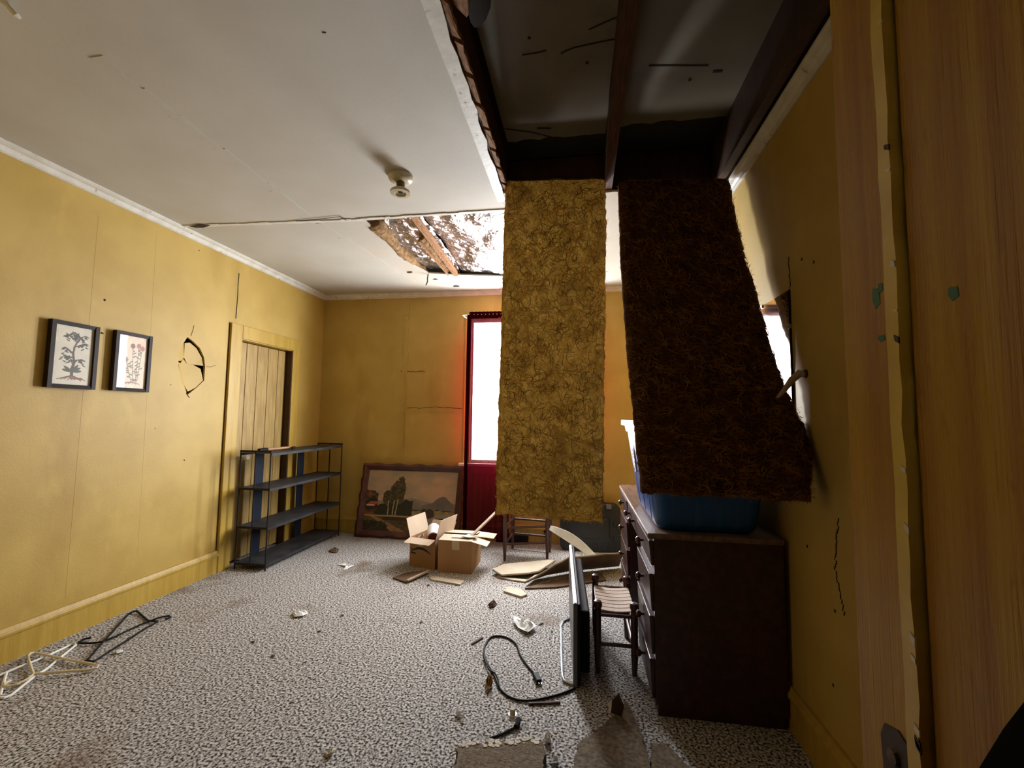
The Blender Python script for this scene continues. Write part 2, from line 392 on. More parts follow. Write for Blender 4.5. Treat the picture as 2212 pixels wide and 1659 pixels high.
# front wall with the doorway the camera looks through
JX = .40; JY0 = U(1920,400,'x',JX).y
wf = MB().box(XL-.1, -1.58, YF-.16, YF, 0, ZD+.05).box(JX+.035, XR+.1, YF-.16, YF, 0, ZD+.05).box(-1.58, JX+.035, YF-.16, YF, 2.44, ZD+.05).build('wall_front', m_wall)
struct(wf, 'yellow front wall around the doorway the view looks through', 'wall')
# the jamb on the right: room-side board, proud stop strip, hall-side board
tj = B(JX, JX+.033, JY0, YF+.02, 0, 2.43).build('trim_1', m_jamb, None, bevel=.004)
struct(tj, 'worn yellow door jamb board with brush marks at right, nearer the room', 'door jamb')
def wavy_strip():
    mb = MB(); rnd = random.Random(4); n = 60; V = []; 
    for i in range(n+1):
        z = 2.43*i/n; e = rnd.uniform(-.0025,.002); e2 = rnd.uniform(-.001,.001)
        V += [(JX-.011+e2, JY0+.001, z), (JX-.011+e2, JY0-.020+e, z), (JX+.02, JY0-.020+e, z), (JX+.02, JY0+.001, z)]
    Fs = [(0,1,2,3), tuple(4*n+k for k in (3,2,1,0))]
    for i in range(n):
        for k in range(4): Fs.append((4*i+k, 4*i+(k+1) % 4, 4*i+4+(k+1) % 4, 4*i+4+k))
    return mb.add(V, Fs)
ts = wavy_strip().build('trim_2', mat('lit_yellow_stop_paint', (.72,.52,.08), (.60,.40,.05), 12, .4, 1, 60)); struct(ts, 'chipped yellow stop strip standing proud of the door jamb', 'door stop')  # brighter yellow paints in the light that the strip catches
tk = B(JX+.001, JX+.033, -.4, JY0-.0235, 0, 2.43).build('trim_3', m_jamb, None, bevel=.003)
struct(tk, 'worn yellow door jamb board at right edge, nearer the hall', 'door jamb')
B(JX+.022, JX+.033, JY0-.03, JY0-.015, 0, 2.1).build('paint_gap', m_dark, tk)
rn = random.Random(12)
for k in range(15):
    z = rn.uniform(.85, 2.0); h = rn.uniform(.004,.016)
    MB().slab(jag((JX-.0125,JY0-.022,z),(JX-.0125,JY0-.022,z+h),3,.001,k,'y')+jag((JX-.0125,JY0-.014,z+h),(JX-.0125,JY0-.015,z),3,.001,k+50,'y'), (.002,0,0)).build('paint_flake', m_cream if k % 4 else m_darkwood, ts)
for (x, y, w, h) in [(1893,644,.016,.030),(1902,622,.010,.014),(1905,731,.014,.010),(2060,634,.014,.016)]:
    p = U(x, y, 'x', JX+(.001 if x > 1950 else 0)); g = mat('old_green_paint', (.02,.13,.05), None, rough=.5) if k != -1 else None
    k = -1 if g is None else k
    xx = p.x-.0006
    MB().slab([(xx,p.y-w/2,p.z-h*.3),(xx,p.y+w*.1,p.z-h/2),(xx,p.y+w/2,p.z),(xx,p.y+w*.4,p.z+h/2),(xx,p.y-w*.4,p.z+h*.4)], (.0008,0,0)).build('green_paint_chip', g, tj if x < 1950 else tk)
# latch plate at the bottom of the jamb
p = U(1945,1625,'x',JX)
lp = MB().slab([(JX-.002,p.y+dy,p.z+dz) for dy,dz in ((-.028,-.06),(.03,-.06),(.034,.0),(.026,.018),(.0,.026),(-.03,.012))], (.003,0,0)).build('latch_plate', m_darkwood, tj)
MB().lathe([(.012,0),(.009,-.004),(.003,-.005)], (JX-.002,p.y+.008,p.z-.012), 'x', 12).build('latch_rose', m_brass, lp)
# ---------- ceiling with the two openings
HX, HY = -.468, 2.66
fh = [fl(783,474,ZT), *[fl(x,y,ZT) for x,y in ((815,500),(838,530),(865,556),(900,577),(925,590))], fl(1000,594,ZT), fl(1083,597,ZT), Vector((-.05,4.17,ZT)), Vector((-.05,2.815,ZT)), fl(1090,458,ZT)]
edge = jag((HX,HY,ZT),(HX,YF,ZT),26,.008,3,'x')
outer = [Vector((XL,YF,ZT)),Vector((XL,YB,ZT)),Vector((XR,YB,ZT)),Vector((XR,HY+.05,ZT)),*jag((XR-.01,HY+.02,ZT),(HX,HY,ZT),14,.01,5,'y'),*edge[1:],Vector((HX,YF,ZT))]
ce = MB().slab(outer, (0,0,.013), [fh]).build('ceiling', m_ceil)
struct(ce, 'stained white ceiling with a long torn opening and a smaller foil-lined hole', 'ceiling')
MB().slab(jag((HX-.055,YF,ZT-.004),(HX-.052,HY,ZT-.004),14,.002,8,'x')+[Vector((HX-.05,HY+.03,ZT-.004)),Vector((HX+.004,HY+.02,ZT-.004))]+[p+Vector((.004,0,-.004)) for p in edge[1:]]+[Vector((HX,YF,ZT-.004))], (0,0,.0035)).build('plaster_lip', m_white, ce)
def cstrip(a, b, w, t, nm, m, seed=1, n=24, wig=.006):
    rnd = random.Random(seed); a, b = Vector((*a,ZT)), Vector((*b,ZT)); mb = MB(); d = (b-a); s = d.cross(Vector((0,0,1))).normalized()
    for i in range(n):
        p = a+d*(i/n); q = a+d*((i+1)/n); j = s*rnd.uniform(-wig,wig)
        mb.bar(p+j-Vector((0,0,t/2)), q+j-Vector((0,0,t/2)), w*rnd.uniform(.7,1.15), t)
    return mb.build(nm, m, ce)
cstrip((-1.86,1.35),(-1.86,2.72),.055,.0025,'seam_tape',m_ceil,2,16,.004); cstrip((-1.86,2.84),(-1.70,4.25),.055,.0025,'seam_tape',m_ceil,3,16,.004)
jl, jr = fl(392,488,ZT), fl(783,474,ZT)
cstrip((jl.x,jl.y),(jr.x,jr.y),.035,.006,'sagging_joint',m_white,4,18,.003)
cstrip((jr.x-.03,jr.y-.01),(-.07,2.80),.03,.007,'sagging_joint',m_white,5,18,.003)
g = [fl(x,y,ZT)-Vector((0,0,.007)) for x,y in ((408,487),(430,483),(455,485),(440,490),(422,490))]
MB().slab(g, (0,0,.001)).build('joint_gap', m_crack, ce)
crack([(640,476),(700,470),(735,466),(748,474)], 'z', ZT, .006, (0,0,-.0066), ce, 'joint_crack')
for (x, y, sx, sy) in [(940,603,10,2),(985,618,10,3),(885,588,9,3),(795,638,10,1.5),(700,70,6,2)]:
    P = [fl(x+sx*math.cos(a)*random.uniform(.5,1), y+sy*math.sin(a)*random.uniform(.5,1), ZT)-Vector((0,0,.0012)) for a in [i*math.pi/4 for i in range(8)]]
    MB().slab(P, (0,0,.001)).build('paint_blister', m_crack if y < 620 else m_leaf, ce)
c = fl(925,592,ZT)   # dangling strip at the corner of the foil hole
MB().tube([c, c+Vector((-.01,.01,-.04)), c+Vector((-.005,0,-.075)), c+Vector((-.02,.0,-.11))], .006, 6).build('dangling_paper', m_leaf, ce)
c = fl(33,14,ZT)
MB().tube([c+Vector((-.02,-.06,.0)), c+Vector((0,-.02,-.012)), c+Vector((.005,.0,-.03)), c+Vector((.006,.012,-.034))], .010, 8, taper=[.5,1,1,.5]).build('paint_curl', m_white, ce)
# attic deck above and joists
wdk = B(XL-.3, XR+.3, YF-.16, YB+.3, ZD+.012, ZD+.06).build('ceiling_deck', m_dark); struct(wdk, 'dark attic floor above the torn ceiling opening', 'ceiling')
for (x0, x1, y1) in ((-.43,.148,2.50),(.19,.80,2.44)):
    pa = MB().slab(jag((x0,YF,ZD-.004),(x1,YF,ZD-.004),6,.002,1,'y')+jag((x1,YF,ZD-.004),(x1,y1,ZD-.004),10,.004,2,'x')+jag((x1,y1,ZD-.004),(x0,y1,ZD-.004),12,.012,3,'y')+jag((x0,y1,ZD-.004),(x0,YF,ZD-.004),10,.004,4,'x'), (0,0,.012)).build('deck_panel', m_deck, wdk)
def dcrack(pxs, w=.006): return crack(pxs, 'z', ZD-.006, w, (0,0,-.0004), wdk, 'deck_crack')
dcrack([(1128,119),(1160,114),(1180,109)]); dcrack([(1212,117),(1218,112),(1240,103),(1290,92),(1332,84)]); dcrack([(1272,64),(1310,47),(1336,36)])
dcrack([(1090,278),(1150,286),(1190,296),(1225,305)],.008); dcrack([(1160,277),(1190,277)],.014); dcrack([(1402,142),(1530,142)]); dcrack([(1540,155),(1560,154)],.012)
for x, y in [(1268,136),(1143,82),(1490,173)]: dcrack([(x-3,y),(x+3,y)],.012)
jo = B(HX-.045, HX+.005, YF, YB, ZT+.014, ZD).build('joist', m_joist, wdk)
B(.150, .192, YF, YB, ZT+.014, ZD).build('joist', m_joist, wdk)
B(.79, .835, YF, YB, ZT+.014, ZD).build('joist', m_darkwood, wdk)
B(.84, XR, YF, HY, ZT+.03, ZD).build('wall_plate', m_darkwood, wdk)
B(HX, XR, HY+.055, HY+.09, ZT+.014, ZD).build('header', m_darkwood, wdk)
for k in range(9):     # rough broken lath ends along the left edge of the opening
    y0 = 1.15+k*.17; mb = MB()
    mb.slab(jag((HX+.006,y0,ZT+.016),(HX+.006,y0+.172,ZT+.016),6,.002,k,'xz')+jag((HX+.030+.003*(k % 3),y0+.172,ZT+.018),(HX+.028,y0,ZT+.018),6,.005,k+30,'xz'), (0,0,.02))
    mb.build('broken_lath', m_lath, wdk)
# foil in the far opening with its battens
def foil_fn(x0, x1, y0, y1, sd):
    def fn(u, v):
        x = x0+(x1-x0)*u; y = y0+(y1-y0)*v
        n1 = noise.ridged_multi_fractal(Vector((x*5+sd,y*4,0)),1,2,4,1,2)*.022
        n2 = noise.noise(Vector((x*2.2,y*2.2,sd)))*.03
        sag = -.05*math.sin(math.pi*u)*math.sin(math.pi*min(1,v*1.05))-.05*max(0,v-.75)/.25
        return (x, y, ZT+.105+n1*.8+n2+sag-.06*v)
    return fn
MB().grid(foil_fn(-1.62,-1.16,2.70,4.25,1), 34, 80).build('foil_sheet', m_foil, wdk, smooth=True)
MB().grid(foil_fn(-1.15,.05,2.70,4.25,5), 70, 80).build('foil_sheet', m_foil, wdk, smooth=True)
a = fl(896,470,ZT+.03); b = fl(985,592,ZT+.012)
MB().bar(a+Vector((0,-.1,.01)), b, .042, .04).build('batten', m_lath, wdk)
a2 = fl(905,520,ZT+.02); b2 = fl(968,592,ZT+.008)
MB().bar(a2, b2, .012, .03).build('batten', m_lath, wdk)
for kk, (pxs) in enumerate([[(805,480),(830,505),(870,550),(905,578),(925,588)],[(912,515),(935,545),(958,575),(972,590)]]):
    P = [fl(x,y,ZT+.03) for x,y in pxs]; rnd = random.Random(kk)
    mb = MB(); Q = []
    for i in range(len(P)-1): Q += [P[i].lerp(P[i+1], t/6) for t in range(6)]
    Q.append(P[-1]); Q = [q+Vector((rnd.uniform(-.01,.01),rnd.uniform(-.01,.01),rnd.uniform(0,.015))) for q in Q]
    mb.tube(Q, .042 if kk == 0 else .022, 9, taper=[(.75+.5*rnd.random())*(1.25-.8*i/len(Q)) for i in range(len(Q))])
    mb.build('insulation_wad', m_tan, wdk, smooth=True)
# torn scrap hanging near the top edge of the view
c = U(1030,40,'z',2.74)
ob = thing('torn_board_scrap', c, 'torn orange-edged board scrap hanging at the top of the ceiling opening', 'board scrap')
P1 = [U(x,y,'z',2.74) for x,y in ((960,-30),(975,5),(1008,38),(1014,28),(1022,-30))]
MB().slab(P1, (0,0,.02)).build('torn_face', m_lath, ob)
P2 = [U(x,y,'z',2.72) for x,y in ((1012,30),(1016,48),(1025,60),(1036,58),(1050,42),(1060,15),(1062,-30),(1020,-30))]
MB().slab(P2, (0,0,.05)).build('curled_end', m_dark, ob)
MB().bar(P1[1]+Vector((.02,-.1,.02)), P1[1]+Vector((.02,-.1,ZD-2.74)), .02, .02).build('hanger_nail', m_brass, ob)
# ---------- crowns and baseboards
def crown(nm, pts_a, pts_b, inward, label):
    a, b = Vector(pts_a), Vector(pts_b); i = Vector(inward)
    prof = [(0,0),(.050,0),(.050,.010),(.040,.018),(.026,.024),(.016,.036),(.016,.046),(.006,.052),(0,.052)]
    mb = MB(); V = [a+i*x-Vector((0,0,z)) for x,z in prof]+[b+i*x-Vector((0,0,z)) for x,z in prof]; n = len(prof)
    mb.add(V, [tuple(range(n)), tuple(reversed(range(n,2*n)))]+[(k,(k+1) % n,(k+1) % n+n,k+n) for k in range(n)])
    return struct(mb.build(nm, m_white), label, 'crown moulding')
crown('trim_4', (XL,YF,ZT), (XL,YB,ZT), (1,0,0), 'white crown moulding along the left wall')
crown('trim_5', (XL,YB,ZT), (XR,YB,ZT), (0,-1,0), 'white crown moulding along the back wall')
crown('trim_6', (XR,YF,ZT), (XR,YB,ZT), (-1,0,0), 'white crown moulding along the right wall')
def base(nm, segs, inward, label):
    i = Vector(inward); mb = MB()
    prof = [(0,0),(.016,0),(.016,.135),(.026,.138),(.026,.150),(.018,.160),(.012,.178),(0,.180)]; n = len(prof)
    for a, b in segs:
        a, b = Vector(a), Vector(b); V = [a+i*x+Vector((0,0,z)) for x,z in prof]+[b+i*x+Vector((0,0,z)) for x,z in prof]
        mb.add(V, [tuple(range(n)), tuple(reversed(range(n,2*n)))]+[(k,(k+1) % n,(k+1) % n+n,k+n) for k in range(n)])
    return struct(mb.build(nm, m_trim), label, 'baseboard')
base('baseboard_left', [((XL,YF,0),(XL,3.30,0)),((XL,4.235,0),(XL,YB,0))], (1,0,0), 'yellow painted baseboard along the left wall')
base('baseboard_back', [((XL,YB,0),(XR,YB,0))], (0,-1,0), 'yellow painted baseboard along the back wall')
base('baseboard_right', [((XR,YF,0),(XR,YB,0))], (-1,0,0), 'shaded baseboard along the right wall')
# ---------- plank door in the left wall
dr = thing('door_1', (XL-.05,3.77,0), 'tan plank door with white knob in the left wall behind the shelf', 'door'); dr['kind'] = 'structure'
ys = [DY0+.004, 3.575, 3.715, 3.86, 4.0, DY1-.004]
for a, b in zip(ys, ys[1:]): B(XL-.085, XL-.055, a+.003, b-.003, .02, DZ-.012).build('plank', m_door, dr, bevel=.003)
B(XL-.10, XL-.086, DY0+.003, DY1-.003, .02, DZ-.012).build('door_backing', m_dark, dr)
casing = MB().box(XL, XL+.022, 3.30, DY0-.004, 0, 2.07).build('casing', m_trim, dr, bevel=.003)
MB().box(XL, XL+.022, DY1+.004, 4.235, 0, 2.07).build('casing', m_trim, dr, bevel=.003)
MB().box(XL, XL+.024, DY0-.004, DY1+.004, DZ+.004, 2.07).build('casing', m_trim, dr, bevel=.003)
MB().box(XL-.11, XL+.012, DY1-.003, DY1+.004, 0, DZ+.004).build('jamb', m_darkwood, dr)
MB().box(XL-.11, XL+.012, DY0-.004, DY0+.003, 0, DZ+.004).build('jamb', m_darkwood, dr)
MB().box(XL-.11, XL+.012, DY0-.004, DY1+.004, DZ-.004, DZ+.004).build('jamb', m_trim, dr)
B(XL-.014,XL+.001,3.292,3.2995,0,2.07).build('casing_side_shade', m_darkwood, dr)  # dark strip painted in as the shadow on the casing's outer side
kb = U(518,988,'x',XL-.0)
kn = MB().lathe([(.008,-.055),(.010,-.02),(.014,.0),(.025,.012),(.029,.028),(.024,.044),(.010,.051)], (XL,kb.y+.045,kb.z), 'x', 18).build('knob', m_knobw, dr, smooth=True)
# ---------- window
wn = thing('window_1', (-.585,YB,WZ0), 'tall sash window glowing white behind the red curtains', 'window'); wn['kind'] = 'structure'
for x0, x1, z0, z1 in ((WX0-.075,WX0,WZ0,WZ1+.09),(WX1,WX1+.075,WZ0,WZ1+.09),(WX0,WX1,WZ1,WZ1+.09)):
    B(x0, x1, YB-.012, YB, z0, z1).build('casing', m_trim, wn, bevel=.003)
B(WX0-.11, WX1+.11, YB-.055, YB+.06, WZ0-.03, WZ0).build('sill', m_cream, wn, bevel=.004)
B(WX0-.07, WX1+.07, YB-.018, YB, WZ0-.11, WZ0-.03).build('apron', m_trim, wn)
for z0, z1, yy in ((WZ0,WZ1,YB+.003),):
    sh = MB().box(WX0,WX0+.02,yy,yy+.03,z0,z1).box(WX1-.02,WX1,yy,yy+.03,z0,z1).box(WX0+.02,WX1-.02,yy,yy+.03,z0,z0+.035).box(WX0+.02,WX1-.02,yy,yy+.03,z1-.035,z1).build('sash', m_white, wn)
    B(WX0+.02, WX1-.02, yy+.012, yy+.016, z0+.035, z1-.035).build('pane', m_glass, sh)
# ---------- curtains
YC = 4.49
ctn = thing('curtain_rod', (-.585,YC,2.385), 'thin curtain rod above the bright window', 'curtain rod')
MB().tube([(WX0-.06,YB-.02,2.372),(WX0-.06,YC,2.372),(WX1+.06,YC,2.372),(WX1+.06,YB-.02,2.372)], .006, 8).build('rod', m_white, ctn)
def curtain(x0, x1, xb0, xb1, lab, seed, hemside, zb=.07):
    root = thing('sheer_curtain', ((x0+x1)/2, YC, zb), lab, 'curtain')
    def fn(u, v):
        z = zb+(2.37-zb)*v; w = 1-v
        x = (x0+(x1-x0)*u)*(1-w)+(xb0+(xb1-xb0)*u)*w
        amp = .005+.020*max(0, w-.62)/.38
        y = YC+amp*math.sin(u*2*math.pi*7+seed+.8*math.sin(z*2))+.006*noise.noise(Vector((u*6,z*1.5,seed)))-.012*w
        x += .006*math.sin(u*40+z*2)
        return (x, y, z)
    MB().grid(fn, 90, 40).build('sheer_cloth', m_sheer, root, smooth=True)
    def hem(u, v):
        z = zb+(2.37-zb)*v; w = 1-v
        e = (x0*(1-w)+xb0*w) if hemside < 0 else (x1*(1-w)+xb1*w)
        x = e + (-hemside)*(u*.042-.018)
        y = YC-.012+.012*math.sin(u*9+z*1.3+seed)-.012*w
        return (x, y, z)
    MB().grid(hem, 10, 40).build('gathered_edge', m_hem, root, smooth=True)
    def head(u, v):
        z = 2.325+.075*v; x = x0+(x1-x0)*u
        return (x, YC-.014+.006*math.sin(u*70)+ (.004 if v > .4 else 0), z)
    MB().grid(head, 80, 4).build('rod_pocket', m_hem, root, smooth=True)
GAP0, GAP1 = -.70, -.46
curtain(-1.155, GAP0, -1.165, GAP0-.01, 'sheer red curtain panel at the left of the bright window', 1.0, -1)
curtain(GAP1, .015, GAP1+.01, .025, 'sheer red curtain panel behind the paler hanging insulation', 2.2, 1, .78)

# ================================================================ HANGING INSULATION
def interp(tbl, y):
    if y <= tbl[0][0]: return tbl[0][1]
    for (a, va), (b, vb) in zip(tbl, tbl[1:]):
        if y <= b: return va+(vb-va)*(y-a)/(b-a)
    return tbl[-1][1]
def batt(label, left, right, Yt, thick, m_body, seed, nfib, top):
    """left/right: photo outline (y, x); Yt: depth by photo row"""
    root = None; rnd = random.Random(seed)
    nv, nu = 90, 40
    ya, yb_l, yb_r = left[0][0], left[-1][0], right[-1][0]
    def surf(u, v):
        yl = ya+(yb_l-ya)*v; yr = right[0][0]+(yb_r-right[0][0])*v
        Yd = interp(Yt, (yl+yr)/2)
        pL = U(interp(left, yl), yl, 'y', Yd); pR = U(interp(right, yr), yr, 'y', Yd)
        p = pL.lerp(pR, u)
        return p
    def nz(p, k): return noise.fractal(p*k+Vector((seed,0,0)), 1, 2, 4)
    def front(u, v):
        p = surf(u, v); e = min(1, min(u, 1-u)/.05); b = min(1, (1-v)/.03)
        p = p.copy(); p.y -= (.5+.5*math.sqrt(max(0,min(e,b))))*thick/2 + .006*nz(p, 6)+.005*nz(p, 24)
        if u < .001 or u > .999: p.x += (.004*nz(p, 16)+.003*nz(p, 50))*(1.6 if u > .5 else 1)
        if v > .999: p.z += .014*nz(p, 14)+.006*nz(p, 45)
        return p
    fr = [[front(i/nu, j/nv) for i in range(nu+1)] for j in range(nv+1)]
    V = [p for r in fr for p in r]; n = len(V); V2 = []
    for j in range(nv+1):
        for i in range(nu+1):
            u, v = i/nu, j/nv; p = fr[j][i]; q = Vector(p)
            base_ = surf(u, v).y
            q.y = base_ + (.5+.5*min(1, min(u,1-u)/.05))*thick/2 + .006*nz(q+Vector((0,3,0)), 9)
            V2.append(q)
    W = nu+1; idx = lambda i, j: j*W+i
    Fs = [(idx(i,j),idx(i+1,j),idx(i+1,j+1),idx(i,j+1)) for j in range(nv) for i in range(nu)]
    rim = [idx(i,0) for i in range(nu)]+[idx(nu,j) for j in range(nv)]+[idx(i,nv) for i in range(nu,0,-1)]+[idx(0,j) for j in range(nv,0,-1)]
    side = [(rim[k],rim[(k+1) % len(rim)],rim[(k+1) % len(rim)]+n,rim[k]+n) for k in range(len(rim))]
    root = thing('insulation_batt', surf(.5,1), label, 'insulation')
    body = MB(); body.add(V+V2, Fs+side); body.build('fibreglass_mat', m_body, root, smooth=True)
    kr = MB() if m_body is m_batt2 else None
    if kr: kr.add([q+Vector((0,.001,0)) for q in V2]+[q+Vector((0,.004,0)) for q in V2], [tuple(a for a in f) for f in Fs]+[tuple(a+n for a in reversed(f)) for f in Fs]+side)
    if kr: kr.build('paper_facing', m_kraft, root, smooth=True)
    # loose fibres on the face and the edges
    fb = MB()
    for k in range(nfib):
        edge = rnd.random() < .18
        u, v = rnd.random(), rnd.random()
        if edge:
            s = rnd.random()
            if s < .4: u = 1-abs(rnd.gauss(0,.006))
            elif s < .7: u = abs(rnd.gauss(0,.006))
            else: v = 1-abs(rnd.gauss(0,.004))
        u = min(1,max(0,u)); v = min(1,max(0,v))
        p = front(u, v)+Vector((0,-.003-.004*rnd.random(),0)); a = rnd.uniform(0,2*math.pi); L = rnd.uniform(.025,.105)*(.22 if edge else 1); curl = rnd.uniform(-42,42)
        pts = []; q = p.copy(); lift = rnd.uniform(.002,.006)
        for i in range(7):
            if edge: pts.append(q.copy()); q = q+Vector((math.cos(a),-rnd.uniform(-.12,.14),math.sin(a)))*(L/6)
            else:
                pts.append(front(u, v)+Vector((0,-lift,0)))
                u = min(1,max(0,u+math.cos(a)*L/6/.62)); v = min(1,max(0,v-math.sin(a)*L/6/1.85))
            a += curl*L/6
        fb.tube(pts, (rnd.uniform(.0010,.0026) if rnd.random() < .45 else rnd.uniform(.0005,.0010))*(.45 if edge else 1), 3, taper=[.3,.8,1,1,1,.8,.3])
    f = fb.build('loose_fibres', m_fibre if m_body is m_batt1 else m_fibred, root); f['kind'] = 'stuff'
    return root
batt('tall amber insulation batt hanging before the window, straight sided and paler',
     [(400,1094),(520,1089),(700,1085),(860,1080),(1020,1074),(1090,1076),(1107,1071)], [(395,1308),(520,1308),(700,1306),(860,1304),(1000,1303),(1128,1301)],
     [(400,2.57),(1120,2.55)], .085, m_batt1, 3.3, 8000, 0)
batt('shade-darkened insulation batt sagging over the blue tote beside the right wall',
     [(400,1335),(560,1341),(740,1353),(880,1367),(980,1377),(1062,1386)],
     [(396,1571),(480,1588),(560,1606),(680,1640),(790,1672),(870,1704),(930,1735),(985,1747),(1080,1742)],
     [(390,2.58),(560,2.36),(740,2.12),(880,1.96),(980,1.87),(1070,1.80)], .095, m_batt2, 8.1, 8000, 0)

# ================================================================ FURNITURE
# ---- metal shelf
sx0, sx1, sy0, sy1 = -2.86, -2.565, 3.41, 4.53
r = thing('metal_shelf', ((sx0+sx1)/2,(sy0+sy1)/2,0), 'low black metal shelf unit with four open shelves before the plank door', 'shelf')
for z in (.965,.672,.352,.055):
    sb = MB().box(sx0, sx1, sy0, sy1, z-.003, z).box(sx0,sx0+.003,sy0,sy1,z-.022,z-.003).box(sx1-.003,sx1,sy0,sy1,z-.022,z-.003)
    sb.build('shelf_board', m_shelf, r)
for y in (sy0-.004, sy1+.004):
    for x in (sx0+.006, (sx0+sx1)/2, sx1-.006):
        MB().tube([(x,y,0 if x != (sx0+sx1)/2 else .04),(x,y,.985)], .006, 8).build('post', m_blackm, r)
    for z in (.982,.668,.348,.050): MB().box(sx0, sx1, y-.004, y+.004, z-.012, z+.006).build('end_rail', m_blackm, r)
for y in (3.60, 4.20): B(sx0-.006, sx0, y, y+.10, .05, .965).build('back_strap', m_strap, r)
# ---- hammer on the shelf top
h = thing('hammer', (-2.70,3.72,.965), 'wooden handled hammer lying on top of the black shelf', 'hammer')
MB().tube([(-2.74,3.55,.985),(-2.72,3.70,.985),(-2.70,3.86,.987)], .012, 10, taper=[.9,1.1,.8]).build('handle', m_hide, h, smooth=True)
MB().tube([(-2.745,3.48,.983),(-2.742,3.53,.984),(-2.739,3.575,.985)], .018, 10, taper=[.9,1,.8]).build('grip', m_black, h, smooth=True)
MB().tube([(-2.66,3.84,.982),(-2.69,3.86,.982),(-2.735,3.885,.981)], .016, 10, taper=[1,.8,.5]).build('head', m_blackm, h, smooth=True)
# ---- large landscape picture leaning on the back wall
def landscape(w=190, hh=130):
    X, Y = np.meshgrid(np.linspace(0,1,w), np.linspace(0,1,hh))     # Y down
    rng = np.random.RandomState(2)
    def nz(s, seed):
        r2 = np.random.RandomState(seed); g = r2.rand(s+2, s+2); gx = X*s; gy = Y*s; i = gx.astype(int); j = gy.astype(int); fx = gx-i; fy = gy-j
        fx = fx*fx*(3-2*fx); fy = fy*fy*(3-2*fy)
        return (g[j,i]*(1-fx)+g[j,i+1]*fx)*(1-fy)+(g[j+1,i]*(1-fx)+g[j+1,i+1]*fx)*fy
    n1 = nz(6,1)*.5+nz(13,2)*.3+nz(27,3)*.2; n2 = nz(40,4); n3 = nz(22,5)
    img = np.zeros((hh,w,3))
    def C(r_,g_,b_): return lin(r_,g_,b_)[None,None,:]
    def paint(mask, c, c2=None, t=None):
        nonlocal img
        cc = C(*c) if c2 is None else C(*c)*(1-t[...,None])+C(*c2)*t[...,None]
        img = np.where(mask[...,None], np.broadcast_to(cc, img.shape), img)
    paint(Y >= 0, (150,140,120), (196,158,125), np.clip(n1*1.5-.2+Y*.3-.15*(X < .3), 0, 1))
    m2 = .47+.05*np.sin(X*9)+.06*np.abs(X-.55); paint((Y > .50-.06*np.exp(-((X-.52)/.09)**2)+.02*n3) & (Y < .8), (150,132,118), (128,114,104), n3)
    peak = .60-.20*np.exp(-((X-.86)/.10)**2)-.05*np.exp(-((X-.70)/.08)**2)+.03*(n3-.5)
    paint((Y > peak) & (X > .5), (122,112,104), (95,88,84), np.clip(n1*1.4-.2,0,1))
    paint((Y > .645+.03*np.sin(X*7)) & (X > .5), (168,146,100), (136,115,72), n3)
    paint((Y > .70) & (X > .5), (150,140,132), (120,108,100), np.clip((Y-.7)*2+n3*.4-.2,0,1))
    for cx, cy, rx, ry in ((.66,.70,.03,.09),(.72,.69,.06,.075),(.80,.63,.02,.012),(.90,.64,.05,.012),(.86,.86,.10,.10),(.56,.64,.08,.012)):
        paint(((X-cx)/rx)**2+((Y-cy)/ry)**2 < .7+.6*n2, (44,40,24), (92,66,40), n3 if cy > .8 else n3*.4)
    # dark wood
    paint((Y > .46+.10*np.abs(X-.45)/.3+.05*n2) & (X < .53) & (X > .02) & (Y < .76), (26,30,18), (48,40,22), n2*.7)
    paint((Y > .30+.4*X+.06*n2) & (X < .14) & (Y < .76), (34,30,20), (140,84,48), np.clip(n3*1.6-.6,0,1))
    # poplars
    for cx, cy, rx, ry in ((.385,.33,.058,.24),(.31,.40,.052,.17),(.24,.45,.05,.14),(.34,.31,.05,.16)):
        paint(((X-cx)/rx)**2+((Y-cy)/ry)**2 < .75+.5*(n2-.3), (48,44,24), (96,78,44), np.clip(n2*1.5-.4,0,1))
    for x0_, x1_, y0_ in ((.26,.275,.5),(.325,.315,.5),(.365,.345,.48)):
        paint((np.abs(X-(x0_+(x1_-x0_)*(Y-y0_)/.35)) < .005) & (Y > y0_) & (Y < .85), (176,160,126))
    # cottage
    paint((Y > .50+.02) & (Y < .575) & (X > .02+(.575-Y)*.8) & (X < .13+(.575-Y)*.2), (176,78,36))
    paint((Y >= .575) & (Y < .60) & (X > .02) & (X < .11), (205,185,160)); paint((Y >= .60) & (Y < .65) & (X > .04) & (X < .14), (60,26,20))
    # meadow, path
    paint((Y > .735+.02*n3) & (X < .56+.06*n3), (98,82,42), (60,50,26), np.clip(n2*1.3-.2+.2*(Y-.8)*4,0,1))
    paint((Y > .74) & (Y < .765) & (X < .56), (170,138,92)); paint((Y > .765) & (Y < .82) & (X > .22) & (X < .56), (44,38,22))
    pc = .10+(Y-.78)*1.35; pw = .025+(Y-.75)*.22
    paint((Y > .76) & (np.abs(X-pc-.02) < pw), (170,128,86), (138,98,62), n2)
    paint((Y > .83+.02*n2) & (X < .28-(1-Y)*.4+.05*n2) , (34,28,16), (80,66,40), np.clip(n2*1.6-.8,0,1))
    return img*.9
b0 = Vector((-2.385,4.545,.0)); bx = Vector((1.15,-.005,0)); 
lean = Vector((.032,.105,.765)); 
fr_ = thing('landscape_picture', b0+bx*.5, 'large framed mountain landscape picture with wavy brown frame leaning on back wall', 'picture')
lu = bx.normalized(); lv = lean.normalized(); ln = lu.cross(lv).normalized()   # toward room
LW, LH, FWd = 1.15, .775, .072
def fp(x, y, d): return b0+lu*x+lv*y+ln*d
